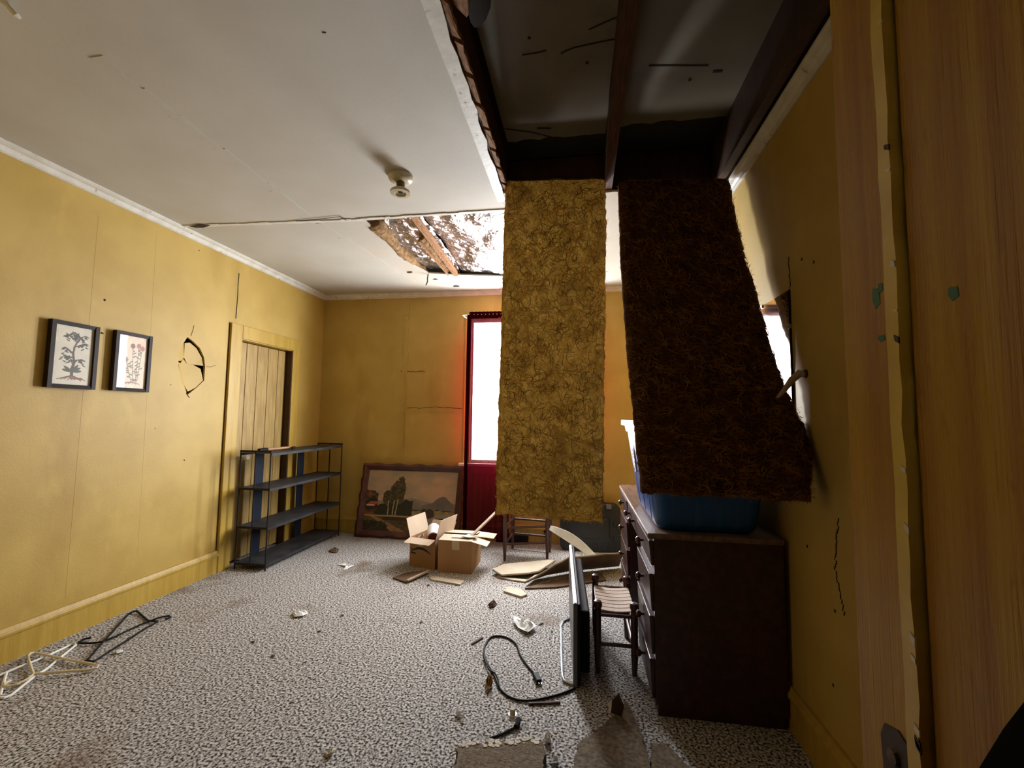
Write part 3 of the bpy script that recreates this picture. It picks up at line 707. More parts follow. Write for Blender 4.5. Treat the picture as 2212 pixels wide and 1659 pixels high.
def rail(a, b, inner_a, inner_b, nm):
    n = 22; V = []
    for i in range(n+1):
        t = i/n; o_ = a.lerp(b, t); q = inner_a.lerp(inner_b, t); out = (o_-q).normalized()
        wv = (.008*math.sin(t*math.pi*2*5))*(1 if .12 < t < .88 else .3)
        o2 = o_+out*wv
        V += [o2, o2+ln*.03, o2.lerp(q,.35)+ln*.040, o2.lerp(q,.8)+ln*.022, q+ln*.012, q]
    Fs = [(0,1,2,3,4,5), tuple(6*n+k for k in (5,4,3,2,1,0))]
    for i in range(n):
        for k in range(6): Fs.append((6*i+k,6*i+(k+1) % 6,6*i+6+(k+1) % 6,6*i+6+k))
    MB().add(V, Fs).build(nm, m_frame, fr_)
cO = [fp(0,0,0),fp(LW,0,0),fp(LW,LH,0),fp(0,LH,0)]; cI = [fp(FWd,FWd,0),fp(LW-FWd,FWd,0),fp(LW-FWd,LH-FWd,0),fp(FWd,LH-FWd,0)]
for k in range(4): rail(cO[k], cO[(k+1) % 4], cI[k], cI[(k+1) % 4], 'frame_rail')
pc_ = picture_mesh('canvas_print', landscape(), fp(FWd-.005,FWd-.005,.008), lu*(LW-2*FWd+.01), lv*(LH-2*FWd+.01)); attach(pc_, fr_)
# ---- two small botanical prints on the left wall
def botanical(kind, w=100, hh=156):
    X, Y = np.meshgrid(np.linspace(0,1,w), np.linspace(0,1,hh)); Yp = Y*1.56
    r2 = np.random.RandomState(3+kind); g = r2.rand(hh//12+2, w//12+2); base_c = lin(206,196,176) if kind == 0 else lin(214,190,160)
    img = np.ones((hh,w,3))*base_c
    gi = (np.arange(hh)/12).astype(int); gj = (np.arange(w)/12).astype(int)
    img *= (.92+.12*g[np.ix_(gi,gj)])[...,None]
    def blend(mask, c, a=1.0): img[mask] = img[mask]*(1-a)+lin(*c)*a
    def line(p, q, wd, c):
        p = np.array(p); q = np.array(q); d = q-p; t = np.clip(((X-p[0])*d[0]+(Yp-p[1])*d[1])/(d@d+1e-9),0,1)
        blend((X-p[0]-t*d[0])**2+(Yp-p[1]-t*d[1])**2 < wd**2, c)
    def leaf(x, y, a, L, wd, c):
        cx, cy = x+math.cos(a)*L/2, y+math.sin(a)*L/2
        u_ = (X-cx)*math.cos(a)+(Yp-cy)*math.sin(a); v_ = -(X-cx)*math.sin(a)+(Yp-cy)*math.cos(a)
        blend((u_/(L/2))**2+(v_/(wd/2))**2 < 1, c)
    rnd = random.Random(kind+1)
    if kind == 0:
        dk, bk = (52,46,32), (70,54,36)
        trunk = [(.50,1.30),(.50,1.12),(.54,.95),(.50,.75),(.52,.55),(.58,.40),(.52,.28)]
        for i,(a,b) in enumerate(zip(trunk, trunk[1:])): line(a, b, .040-.005*i, bk)
        ends = [((.52,.36),(.30,.22)),((.55,.42),(.75,.22)),((.53,.55),(.78,.42)),((.50,.72),(.30,.58)),((.52,.85),(.26,.78)),((.53,.90),(.72,.86)),((.50,1.0),(.40,.80)),((.52,.40),(.60,.18)),((.52,.36),(.45,.16))]
        for a, b in ends:
            line(a, b, .012, bk)
            for k in range(6):
                t = .45+.11*k; x = a[0]+(b[0]-a[0])*t; y = a[1]+(b[1]-a[1])*t
                leaf(x, y, rnd.choice((.7,2.4))+rnd.uniform(-.3,.3), .11, .040, dk)
            for k in range(4): leaf(b[0]+rnd.uniform(-.03,.03), b[1]+k*.05, rnd.choice((.4,2.7)), .10, .032, dk)
        for a in (-.5,-.1,3.3,3.7,-.9): leaf(.5, 1.20, a, .24, .07, (64,60,42))
        for k in range(9): line((.5,1.30),(.16+k*.085,1.40+.05*rnd.random()), .010, (96,56,36))
        for k in range(5): leaf(.45+.06*k, 1.36, .3, .12, .05, (120,58,40))
    else:
        st, fw_ = (96,84,62), (112,54,34)
        for x0_, y0_, x1_ in ((.50,.30,.56),(.70,.28,.66),(.30,.72,.52),(.82,.34,.70)):
            line((x0_,y0_),(x1_,1.36), .011, st)
            for k in range(7):
                ang = 2*math.pi*k/7; leaf(x0_, y0_, ang, .085, .055, fw_ if x0_ < .6 else (150,84,54))
            for k in range(9):
                t = .12+.1*k; x = x0_+(x1_-x0_)*t; y = y0_+(1.36-y0_)*t
                leaf(x, y, rnd.choice((.5,2.6,-.4,3.5)), rnd.uniform(.08,.14), .034, (88,80,58))
        for k in range(6): line((.55,1.36),(.2+.12*k,1.42), .012, (140,84,60))
    return img
def smallpic(y0, y1, z0, z1, yaw, kind, label):
    c_ = Vector((XL+.018,(y0+y1)/2,(z0+z1)/2)); root = thing('framed_print', c_, label, 'picture')
    w, hh = y1-y0, z1-z0; rot = Matrix.Rotation(yaw, 3, 'Z')
    q = lambda y, z, d: c_+rot @ Vector((d, y, z))
    fw2 = .022
    for (a0,a1,b0_,b1_) in ((-w/2,-w/2+fw2,-hh/2,hh/2),(w/2-fw2,w/2,-hh/2,hh/2),(-w/2+fw2,w/2-fw2,-hh/2,-hh/2+fw2),(-w/2+fw2,w/2-fw2,hh/2-fw2,hh/2)):
        mb = MB(); V = []
        lip = lambda y, z: .018-(.006 if (abs(y) < w/2-fw2*.6 and abs(z) < hh/2-fw2*.6) else 0)
        V = [q(a0,b0_,-.012),q(a1,b0_,-.012),q(a1,b1_,-.012),q(a0,b1_,-.012)]+[q(y_,z_,lip(y_,z_)) for y_,z_ in ((a0,b0_),(a1,b0_),(a1,b1_),(a0,b1_))]
        mb.add(V, [(0,3,2,1),(4,5,6,7),(0,1,5,4),(1,2,6,5),(2,3,7,6),(3,0,4,7)]).build('frame_rail', m_frameb, root)
    pr = picture_mesh('print', botanical(kind), q(-w/2+fw2-.003,-hh/2+fw2-.003,.004), rot @ Vector((0,w-2*fw2+.006,0)), Vector((0,0,hh-2*fw2+.006))); attach(pr, root)
    MB().add([q(-w/2+fw2-.002,-hh/2+fw2-.002,.008),q(w/2-fw2+.002,-hh/2+fw2-.002,.008),q(w/2-fw2+.002,hh/2-fw2+.002,.008),q(-w/2+fw2-.002,hh/2-fw2+.002,.008)], [(0,1,2,3)]).build('glass', m_pglass, root)
smallpic(2.012, 2.262, 1.432, 1.815, math.radians(.6), 0, 'black framed print of a leafy dark tree, nearer the camera on left wall')
smallpic(2.357, 2.602, 1.435, 1.82, math.radians(1.5), 1, 'black framed flower print with window glare, nearer the wall hole')
# ---- ceiling lampholder
cf = fl(866,380,ZT)
lf = thing('ceiling_lampholder', (cf.x,cf.y,ZT), 'bare cream porcelain lampholder on the ceiling', 'lamp')
MB().lathe([(.070,0),(.072,-.012),(.066,-.026),(.050,-.036),(.030,-.040)], (cf.x,cf.y,ZT), 'z', 28).build('canopy', m_porc, lf, smooth=True)
MB().lathe([(.024,-.036),(.024,-.085),(.026,-.088)], (cf.x,cf.y,ZT), 'z', 20).build('socket', m_brass, lf, smooth=True)
MB().lathe([(.020,-.078),(.052,-.088),(.058,-.096),(.056,-.106),(.034,-.108),(.028,-.098),(.016,-.098)], (cf.x,cf.y,ZT), 'z', 28).build('collar', m_porc, lf, smooth=True)
MB().lathe([(.014,-.097),(.014,-.099)], (cf.x,cf.y,ZT), 'z', 14).build('socket_mouth', m_black, lf)
# ---- desk
dx0, dx1, dy0, dy1, dz = .313, .868, 2.10, 3.55, .787
dk = thing('pedestal_desk', ((dx0+dx1)/2,(dy0+dy1)/2,0), 'dark mahogany pedestal desk against the right wall under the blue tote', 'desk')
MB().slab([(dx0-.012,dy0-.01,dz-.024),(dx1,dy0-.01,dz-.024),(dx1,dy1+.01,dz-.024),(dx0+.03,dy1+.01,dz-.024),(dx0-.002,dy1-.004,dz-.024),(dx0-.012,dy1-.03,dz-.024)], (0,0,.024)).build('top', m_maht, dk, bevel=.005)
for (y0, y1) in ((dy0+.005,2.56),(3.09,dy1-.005)):
    ped = B(dx0+.018, dx1, y0, y1, .05, dz-.025).build('pedestal', m_mahog, dk)
    B(dx0+.03, dx1-.01, y0+.01, y1-.01, 0, .05).build('plinth', m_mahog, dk)
    for (z0, z1) in ((.640,.748),(.440,.602),(.255,.420),(.068,.236)):
        df = MB().add([(dx0+.018,y0+.012,z0),(dx0+.018,y1-.012,z0),(dx0+.018,y1-.012,z1),(dx0+.018,y0+.012,z1),
                       (dx0+.006,y0+.012,z0),(dx0+.006,y1-.012,z0),(dx0-.004,y1-.012,z1),(dx0-.004,y0+.012,z1)],
                      [(0,3,2,1),(4,5,6,7),(0,1,5,4),(1,2,6,5),(2,3,7,6),(3,0,4,7)]).build('drawer', m_mahog, dk, bevel=.003)
        MB().lathe([(.007,0),(.007,-.016),(.016,-.022),(.018,-.032),(.010,-.040)], (dx0+.004,(y0+y1)/2,(z0+z1)/2), 'x', 14).build('knob', m_brownw, df, smooth=True)
cdw = B(dx0+.004, dx0+.5, 2.565, 3.085, .650, .748).build('drawer', m_mahog, dk, bevel=.003)
for y in (2.72,2.93): MB().lathe([(.007,0),(.007,-.016),(.016,-.022),(.018,-.032),(.010,-.040)], (dx0+.004,y,.70), 'x', 14).build('knob', m_brownw, cdw, smooth=True)
B(dx1-.02, dx1, 2.56, 3.09, .25, .65).build('modesty_panel', m_mahog, dk)
# ---- tote
def rrect(x0, x1, y0, y1, r_, n=6):
    out = []
    for cx, cy, a0 in ((x1-r_,y0+r_,-90),(x1-r_,y1-r_,0),(x0+r_,y1-r_,90),(x0+r_,y0+r_,180)):
        for k in range(n+1):
            a = math.radians(a0+90*k/n); out.append((cx+r_*math.cos(a), cy+r_*math.sin(a)))
    return out
tb = (.350,.795,2.145,2.83); tt = (.286,.855,2.075,2.93); tz0, tz1 = dz, 1.285
to = thing('storage_tote', (.57,2.48,dz), 'large blue plastic storage tote standing open on the desk', 'storage tote')
def tote_shell():
    mb = MB(); rows = []
    def ring(t, off, z):
        q = [tb[i]+(tt[i]-tb[i])*t for i in range(4)]; R = rrect(q[0]+off, q[1]-off, q[2]+off, q[3]-off, .07, 8)
        out = []
        for (x, y) in R: out.append(Vector((x, y, z)))
        return out
    zs = [(0,.018,tz0),(0.0,.004,tz0+.012),(.03,0,tz0+.03),(.5,0,tz0+.25),(.86,0,tz0+.43),(.88,-.008,tz0+.432),(1,-.010,tz1-.012)]
    outr = [ring(t,o_,z) for t,o_,z in zs]; inr = [ring(t,o_+.005,z+.004) for t,o_,z in reversed(zs)]
    allr = outr+inr; n = len(allr[0]); V = [p for r_ in allr for p in r_]; Fs = []
    for i in range(len(allr)-1):
        for j in range(n): Fs.append((i*n+j,i*n+(j+1) % n,(i+1)*n+(j+1) % n,(i+1)*n+j))
    Fs.append(tuple(reversed(range(n)))); Fs.append(tuple(range((len(allr)-1)*n,len(allr)*n)))
    return mb.add(V, Fs), ring
sh_, ring = tote_shell(); sh_.build('shell', m_blue, to, smooth=True)
ro = ring(1,-.026,tz1-.008); ri = ring(1,.0,tz1-.008); n = len(ro)
V = ro+[p+Vector((0,0,.012)) for p in ro]+ri+[p+Vector((0,0,.012)) for p in ri]+[p-Vector((0,0,.02)) for p in ro]
MB().add(V, [(j,(j+1) % n,n+(j+1) % n,n+j) for j in range(n)]+[(n+j,n+(j+1) % n,3*n+(j+1) % n,3*n+j) for j in range(n)]+[(j,(j+1) % n,2*n+(j+1) % n,2*n+j) for j in range(n)]+[(2*n+j,2*n+(j+1) % n,3*n+(j+1) % n,3*n+j) for j in range(n)]+[(j,(j+1) % n,4*n+(j+1) % n,4*n+j) for j in range(n)]).build('rim', m_rim, to, smooth=True)
for fx in (.22,.40,.60,.78):    # vertical ribs on the near wall and the left wall
    xb = tb[0]+(tb[1]-tb[0])*fx; xt = tt[0]+(tt[1]-tt[0])*fx
    MB().bar((xb,tb[2]-.001,tz0+.03), (xt,tt[2]+.012,tz0+.42), .03, .006, up=(0,1,0)).build('rib', m_blue, to)
for fy in (.2,.5,.8):
    yb_ = tb[2]+(tb[3]-tb[2])*fy; yt_ = tt[2]+(tt[3]-tt[2])*fy
    MB().bar((tb[0]-.001,yb_,tz0+.03), (tt[0]+.012,yt_,tz0+.42), .03, .006, up=(1,0,0)).build('rib', m_blue, to)
sa = Vector((tb[0]+(tt[0]-tb[0])*.55-.006, 2.62, tz0+.27)); sd_ = Vector((tt[0]-tb[0],0,.43)).normalized()
MB().slab([sa-sd_*.07, sa-sd_*.06+Vector((0,.05,0)), sa-sd_*.02+Vector((0,.075,0)), sa+sd_*.06+Vector((0,.06,0)), sa+sd_*.09+Vector((0,.01,0)), sa+sd_*.02+Vector((0,-.02,0))], (-.001,0,0)).build('peeling_sticker', m_sticker, to)
# ---- mirror on the right wall
mr = thing('wall_mirror', (XR,2.33,1.5), 'frameless wall mirror reflecting the bright window on the right wall', 'mirror')
B(XR-.006, XR, 2.017, 2.64, 1.12, 1.857).build('glass', m_mirror, mr)
B(XR-.009, XR, 2.0145, 2.0172, 1.12, 1.857).build('dark_edge', m_black, mr)
for (y, z) in ((2.022,1.70),(2.30,1.855),(2.022,1.2)): B(XR-.011, XR, y-.012, y+.008, z-.010, z+.008).build('clip', m_chrome, mr, bevel=.002)
hp = U(1738,812,'x',XR)
hk = thing('wall_hook', (XR,hp.y,hp.z), 'curved broken hook jutting from the right wall beside the mirror', 'hook')
MB().tube([(XR,hp.y-.012,hp.z+.004),(XR-.02,hp.y-.004,hp.z+.010),(XR-.045,hp.y+.004,hp.z-.015),(XR-.075,hp.y+.012,hp.z-.06),(XR-.11,hp.y+.02,hp.z-.105)], .012, 10, taper=[1.1,1.3,1.2,.8,.35]).build('stem', m_slat, hk, smooth=True)
MB().lathe([(.018,0),(.016,-.006),(.010,-.01)], (XR,hp.y-.012,hp.z+.008), 'x', 12).build('backplate', m_darkwood, hk)
# ---- low slatted stool in front of the desk
q0 = fl(1287,1455); sxa, sxb, sya, syb, szt = .075, .295, q0.y, q0.y+.42, .325
st = thing('low_stool', ((sxa+sxb)/2,(sya+syb)/2,0), 'low dark stool with pale slatted seat pushed against the desk', 'stool')
for x in (sxa+.018, sxb-.018):
    for y in (sya+.018, syb-.018):
        lg = MB().tube([(x,y,0),(x,y,.10),(x,y,szt-.01)], .018, 12, taper=[.75,1,1]).build('leg', m_brownw, st, smooth=True)
        MB().lathe([(.014,0),(.022,.012),(.024,.026),(.018,.040),(.006,.046)], (x,y,szt-.012), 'z', 14).build('finial', m_brownw, lg, smooth=True)
for y in (sya+.018, syb-.018):
    for z in (.14,.285): MB().tube([(sxa+.018,y,z),(sxb-.018,y,z)], .010, 8).build('rail', m_brownw, st, smooth=True)
for x in (sxa+.018, sxb-.018):
    for z in (.12,.285): MB().tube([(x,sya+.018,z),(x,syb-.018,z)], .010, 8).build('rail', m_brownw, st, smooth=True)
ns = 7; span = (syb-.045)-(sya+.045)
for k in range(ns):
    y = sya+.045+span*(k+.5)/ns
    def sf(u, v, y=y): 
        return (sxa+.012+(sxb-sxa-.024)*u, y+(v-.5)*(span/ns-.008), szt-.022-.010*math.sin(math.pi*u))
    mb = MB().grid(sf, 6, 1); nb_ = len(mb.v); top_ = list(mb.v); tf = list(mb.f)
    mb.add([(a,b,c_-.006) for a,b,c_ in top_], [tuple(reversed(f)) for f in tf]); rimv = [0,1,2,3,4,5,6,13,12,11,10,9,8,7]
    mb.f += [(rimv[i],rimv[(i+1) % 14],rimv[(i+1) % 14]+nb_,rimv[i]+nb_) for i in range(14)]
    mb.build('seat_slat', m_slat, st)
# ---- flat panel appliance standing on edge
pn0, pn1 = Vector((-.030,2.245,0)), Vector((-.075,3.25,0))
ph = thing('panel_appliance', (pn0+pn1)/2, 'long black flat panel standing on its metal tube foot beside the stool', 'appliance')
pd = (pn1-pn0).normalized(); ps = Vector((pd.y,-pd.x,0))
def pq(t, s_, z): return pn0+pd*((pn1-pn0).length*t)+ps*s_+Vector((0,0,z))
def pbox(t0,t1,s0,s1,z0,z1,lean_=.0):
    V = [pq(t,s_,z) for z in (z0,z1) for t,s_ in ((t0,s0),(t0,s1),(t1,s1),(t1,s0))]
    return MB().add(V, [(0,3,2,1),(4,5,6,7),(0,1,5,4),(1,2,6,5),(2,3,7,6),(3,0,4,7)])
pbox(0,1,.0,.022,.012,.395).build('front_panel', m_panelf, ph, bevel=.003)
pbox(.0,1,.023,.036,.012,.393).build('bezel', m_black, ph, bevel=.004)
pbox(.08,.92,.037,.085,.03,.33).build('rear_housing', m_black, ph, bevel=.01)
pbox(.01,.99,.006,.016,.394,.398).build('gloss_strip', m_chrome, ph)  # bright metal strip stands in for the glossy highlight along the top
F4 = [(1240,1330),(1228,1336),(1216,1342),(1212,1352),(1213,1420),(1215,1458),(1219,1470),(1228,1474),(1240,1478)]
MB().tube([fl(x,y,.008) for x,y in F4], .007, 8).build('tube_foot', m_chrome, ph, smooth=True)
# ---- chair behind the hanging insulation
def cp(x, y): return fl(x, y)
c1, c2, c3 = cp(1090,1211), cp(1182,1207), cp(1110,1180)
c3 = c1+(c3-c1)*.85; c4 = c2+(c3-c1)*.55
ch = thing('wooden_chair', (c1+c4)/2, 'dark turned wood chair mostly hidden behind the paler hanging insulation', 'chair')
SZ = .44
for i, p_ in enumerate((c1,c2,c3,c4)):
    tp = SZ+ (.02 if i < 2 else .46)
    MB().tube([p_, p_+Vector((0,0,.12)), p_+Vector((0,0,.30)), p_+Vector((0,0,tp))], .019, 12, taper=[.62,.9,1.05,.8]).build('leg', m_brownw, ch, smooth=True)
for a, b in ((c1,c2),(c1,c3),(c2,c4),(c3,c4)):
    for z in (.145,.29): MB().tube([a+Vector((0,0,z)), b+Vector((0,0,z))], .011, 10).build('rung', m_brownw, ch, smooth=True)
zz = Vector((0,0,SZ)); MB().slab([c1+zz,c2+zz,c4+zz,c3+zz], (0,0,.025)).build('seat', m_brownw, ch, bevel=.006)
for z in (.62,.78,.88): MB().bar(c3+Vector((0,0,z)), c4+Vector((0,0,z)), .014, .05).build('back_slat', m_brownw, ch)
# ---- black hard case by the back wall
ks = thing('hard_case', (.09,4.53,0), 'black ribbed hard plastic case standing against the back wall', 'case')
kx0, kx1, kz1 = -.19, .395, .45; lean_c = .07
def kq(x, d, z): return Vector((x, 4.46-d+lean_c*z/kz1, z))
R_ = rrect(kx0, kx1, .0, kz1, .06, 6)
n = len(R_)
def kshell(d0, d1, off, nm):
    RR = rrect(kx0+off, kx1-off, .0+off, kz1-off, .06, 6)
    V = [kq(x,d0,z) for x,z in RR]+[kq(x,d1,z) for x,z in RR]
    return MB().add(V, [tuple(range(n)), tuple(reversed(range(n,2*n)))]+[(k,(k+1) % n,(k+1) % n+n,k+n) for k in range(n)]).build(nm, m_case, ks, smooth=True, bevel=.008)
kshell(.0,-.055,0,'lid'); kshell(-.058,-.12,.004,'base')
def ridge(pts, closed, nm): MB().tube([kq(x,.003,z) for x,z in pts], .005, 6, closed=closed).build(nm, m_case, ks, smooth=True)
ridge(rrect(kx0+.09,kx1-.10,.12,.34,.03,4), True, 'rib')
for cx in (-.03,.06,.15,.24,.31): ridge([(cx-.025,.025),(cx-.025,.06),(cx-.015,.075),(cx+.015,.075),(cx+.025,.06),(cx+.025,.025)], False, 'rib')
for cx in (.0,.27): ridge([(cx-.025,.43),(cx-.025,.40),(cx-.015,.385),(cx+.015,.385),(cx+.025,.40),(cx+.025,.43)], False, 'rib')
for cz in (.13,.27): ridge([(kx1-.012,cz+.03),(kx1-.05,cz+.03),(kx1-.065,cz+.015),(kx1-.065,cz-.015),(kx1-.05,cz-.03),(kx1-.012,cz-.03)], False, 'rib')
for x in (-.05,.285): MB().slab([kq(x-.025,.004,.405),kq(x+.025,.004,.405),kq(x+.025,.004,.452),kq(x-.025,.004,.452)], (0,-.004,0)).build('latch', m_chrome, ks)
MB().tube([kq(.05,-.06,.445),kq(.05,-.06,.475),kq(.08,-.06,.492),kq(.20,-.06,.492),kq(.23,-.06,.475),kq(.23,-.06,.445)], .014, 8).build('handle', m_black, ks, smooth=True)
# ---- outlet and vent on the back wall
op = U(1177,1152,'y',YB-.02)
oo = thing('wall_outlet', op, 'old square outlet plate low on the back wall', 'outlet')
B(op.x-.035, op.x+.035, YB-.024, YB-.018, op.z-.045, op.z+.045).build('plate', m_trim, oo, bevel=.003)
for dz_ in (-.018,.018): MB().lathe([(.014,-.001),(.013,-.004)], (op.x,YB-.024,op.z+dz_), 'y', 12).build('socket', m_black, oo)
vt = thing('floor_register', (-.62,4.60,0), 'low dark metal register box beneath the window curtains', 'register')
B(-.86, -.52, 4.615, 4.643, .0, .085).build('housing', m_blackm, vt, bevel=.003)
for k in range(5): B(-.85, -.53, 4.611, 4.6155, .012+.014*k, .018+.014*k).build('louvre', m_black, vt)
# ================================================================ BOXES
def open_box(name, label, A, Bp, D, h_, flaps, ink):
    """A,Bp near bottom corners, D far corner above A's side ; returns root and helper"""
    A, Bp = Vector(A), Vector(Bp); e1 = (Bp-A); w = e1.length; e1.normalize(); e2 = Vector((-e1.y,e1.x,0)); d = D
    root = thing(name, (A+Bp)/2+e2*d/2, label, 'cardboard box')
    q = lambda x, y, z: A+e1*x+e2*y+Vector((0,0,z)); t = .004
    def pnl(x0,x1,y0,y1,z0,z1,nm,m=m_box):
        V = [q(x,y,z) for z in (z0,z1) for x,y in ((x0,y0),(x1,y0),(x1,y1),(x0,y1))]
        return MB().add(V, [(0,3,2,1),(4,5,6,7),(0,1,5,4),(1,2,6,5),(2,3,7,6),(3,0,4,7)]).build(nm, m, root)
    fw_ = pnl(0,w,0,t,0,h_,'front_panel'); pnl(0,w,d-t,d,0,h_,'back_panel'); pnl(0,t,t,d-t,0,h_,'side_panel'); pnl(w-t,w,t,d-t,0,h_,'side_panel'); pnl(t,w-t,t,d-t,0,.004,'bottom_panel')
    for nm_, a, b, ang, L, ins in flaps:
        P0, P1 = q(*a,h_), q(*b,h_); ed = (P1-P0).normalized(); out = ed.cross(Vector((0,0,1)))   # outwards
        dirv = out*math.cos(ang)+Vector((0,0,1))*math.sin(ang); nv_ = ed.cross(dirv)*.003
        MB().slab([P0+ed*.002, P1-ed*.002, P1-ed*(.004+ins)+dirv*L, P0+ed*(.004+ins)+dirv*L], nv_).build('flap', m_boxl, root)
    return root, q, w, fw_
# flap tuple: name, start (x,y), end (x,y), elevation angle, length, inset   (edge runs anticlockwise so that 'out' points outwards)
A1, B1 = fl(884,1222), fl(939,1231)
w1 = (B1-A1).length; d1 = .30
r1, q1, w1, f1 = open_box('shipping_box', 'small open shipping box with curved arrow print and raised flaps', A1, B1, d1, .245,
    [('n',(0,0),(w1,0),math.radians(-12),.10,.0),('e',(w1,0),(w1,d1),math.radians(76),.17,.0),('s',(w1,d1),(0,d1),math.radians(50),.10,.0),('w',(0,d1),(0,0),math.radians(74),.16,.0)], True)
# printed arrow, an arch with its head at the left
pts = []
for i in range(25):
    t = i/24; x = .035+(w1-.075)*t; z = .125+.038*math.sin(math.pi*(.12+.88*t))-.006*t; th = .004+.018*math.sin(math.pi*min(1,.12+.83*t))
    pts.append((x,z,th))
up_ = [q1(x,-.0008,z+th/2) for x,z,th in pts]; dn_ = [q1(x,-.0008,z-th/2) for x,z,th in pts]
k_ = len(pts)
MB().add(up_+dn_, [(i,i+1,k_+i+1,k_+i) for i in range(k_-1)]).build('arrow_print', m_print, f1)
MB().slab([q1(.018,-.0009,.108),q1(.018,-.0009,.155),q1(.030,-.0009,.155),q1(.032,-.0009,.122),q1(.064,-.0009,.120),q1(.064,-.0009,.108)], (0,-.0003,0)).build('arrow_print', m_print, f1)
MB().slab([q1(.085,-.0006,.175),q1(.135,-.0006,.175),q1(.137,-.0006,.243),q1(.080,-.0006,.243)], (0,-.0003,0)).build('packing_tape', m_tape, f1)
A2, B2 = fl(945,1236), fl(1018,1241)
w2 = (B2-A2).length; d2 = .34
r2_, q2, w2, f2 = open_box('closed_box', 'larger plain brown cardboard box with pale top flaps partly folded shut', A2, B2, d2, .262,
    [('n',(0,0),(w2,0),math.radians(176),.155,.0),('s',(w2,d2),(0,d2),math.radians(174),.16,.0),('e',(w2,.0),(w2,d2*.45),math.radians(-14),.13,.0),('e',(w2,d2*.5),(w2,d2),math.radians(-4),.15,.0)], False)
MB().slab([q2(.12,-.0006,.19),q2(.185,-.0006,.19),q2(.180,-.0006,.262),q2(.118,-.0006,.262)], (0,-.0003,0)).build('packing_tape', m_tape, f2)
MB().slab([q2(.10,.06,.2785),q2(.21,.06,.2785),q2(.21,.085,.2802),q2(.10,.085,.2802)], (0,0,.0006)).build('faded_print', mat('faded_ink', (.35,.33,.30), (.62,.60,.55), 90, .8), f2)
# things in the small box
tin = thing('red_tin', q1(.20,.15,.20), 'round tin with dark red end lying in the small open box', 'tin')
ca, cb_ = q1(.185,.08,.235), q1(.10,.22,.275); ax_ = (cb_-ca).normalized()
MB().tube([ca, cb_], .055, 20).build('can_wall', m_paper, tin, smooth=True)
MB().tube([ca-ax_*.003, ca-ax_*.0005], .046, 20).build('red_end', mat('dark_red_enamel', (.14,.008,.006), None, rough=.4), tin)
pw = thing('crumpled_tissue', q1(.07,.10,.2), 'crumpled white tissue poking from the small open box', 'paper')
MB().grid(lambda u, v: q1(.02+.06*u, .03+.07*v, .20+.055*u+.035*noise.noise(Vector((u*3,v*3,1)))), 8, 8).build('sheet', m_paper, pw)
# stick leaning from the big box
def slat(nm, label, a, b, w, t, m, cat='wood strip', up=(0,0,1), grp=None):
    o = MB().bar(a, b, w, t, up).build(nm, m, None, bevel=.001); return tag(o, label, cat, grp)
slat('wood_lath', 'pale wooden lath leaning from the larger box up to the chair', q2(w2-.03,.10,.282), U(1076,1102,'y',4.02), .028, .012, m_slat)
bc = thing('torn_cardboard_scrap', q2(w2-.05,.12,.28), 'torn pale cardboard scrap lying on the larger box top', 'cardboard scrap')
for dz_, da in ((.2795,0),(.2835,.25)):
    MB().slab([q2(w2-.11+da*.03,.06,dz_),q2(w2-.03,.045,dz_),q2(w2+.035,.075+da*.1,dz_+.002),q2(w2+.02,.13,dz_),q2(w2-.07,.14,dz_)], (0,0,.003)).build('layer', m_board, bc)
# ================================================================ BOARD PILE AND SCRAPS
def board(nm, label, P, t, m, cat='board', m2=None):
    P = [Vector(p) for p in P]; c_ = sum(P, Vector())/len(P)
    nn = Vector()
    for a, b in zip(P, P[1:]+P[:1]): nn += (a-c_).cross(b-c_)
    nn.normalize()
    if nn.z < 0: nn = -nn
    n_ = len(P); V = P+[p-nn*t for p in P]
    Fs = [(i,(i+1) % n_,(i+1) % n_+n_,i+n_) for i in range(n_)]
    tri = [tuple(q_) for q_ in tessellate_polygon([P])]
    if m2 is None:
        o = MB().add(V, Fs+tri+[tuple(i+n_ for i in reversed(q_)) for q_ in tri]).build(nm, m)
        return tag(o, label, cat)
    root = thing(nm, c_, label, cat)
    MB().add(V, Fs+tri+[tuple(i+n_ for i in reversed(q_)) for q_ in tri]).build('face_layer', m, root)
    V2 = [p-nn*(t+.0005) for p in P]+[p-nn*(t+.004) for p in P]
    MB().add(V2, Fs+tri+[tuple(i+n_ for i in reversed(q_)) for q_ in tri]).build('backing_layer', m2, root)
    return root
board('broken_board', 'broken pale wallboard sheet lying flat before the chair', [fl(1064,1229,.045),fl(1088,1218,.05),fl(1183,1209,.06),fl(1200,1209,.06),fl(1165,1232,.05),fl(1140,1237,.05),fl(1084,1241,.035)], .012, m_board, 'board', m_boardb)
PB = [fl(1134,1261,.018), fl(1229,1207,.165), fl(1346,1197,.165)]
PR = [PB[0]+Vector((.06,.16,-.004)), PB[1]+Vector((.0,.16,-.152)), PB[2]+Vector((-.02,.16,-.152))]
pbd = thing('propped_board', (PB[1].x, PB[1].y, 0), 'large brown backed wallboard sheet propped up beside the black panel', 'board')
def sheet(P, Q, nm, m, off):
    n_ = len(P); o_ = Vector((0,.6,.8))*off; V = [p+o_ for p in P+Q]; W_ = [p+o_+Vector((0,.006,.007)) for p in P+Q]; k = 2*n_
    Fs = []
    for i in range(n_-1): Fs += [(i,i+1,n_+i+1,n_+i), (k+n_+i,k+n_+i+1,k+i+1,k+i)]
    ri = list(range(n_))+list(range(2*n_-1,n_-1,-1))
    Fs += [(ri[i],ri[(i+1) % k],ri[(i+1) % k]+k,ri[i]+k) for i in range(k)]
    MB().add(V+W_, Fs).build(nm, m, pbd)
PBj = []
for a_, b_ in zip(PB, PB[1:]): PBj += jag(a_, b_, 6, .004, 4, 'yz')
PBj.append(PB[-1]); PRj = []
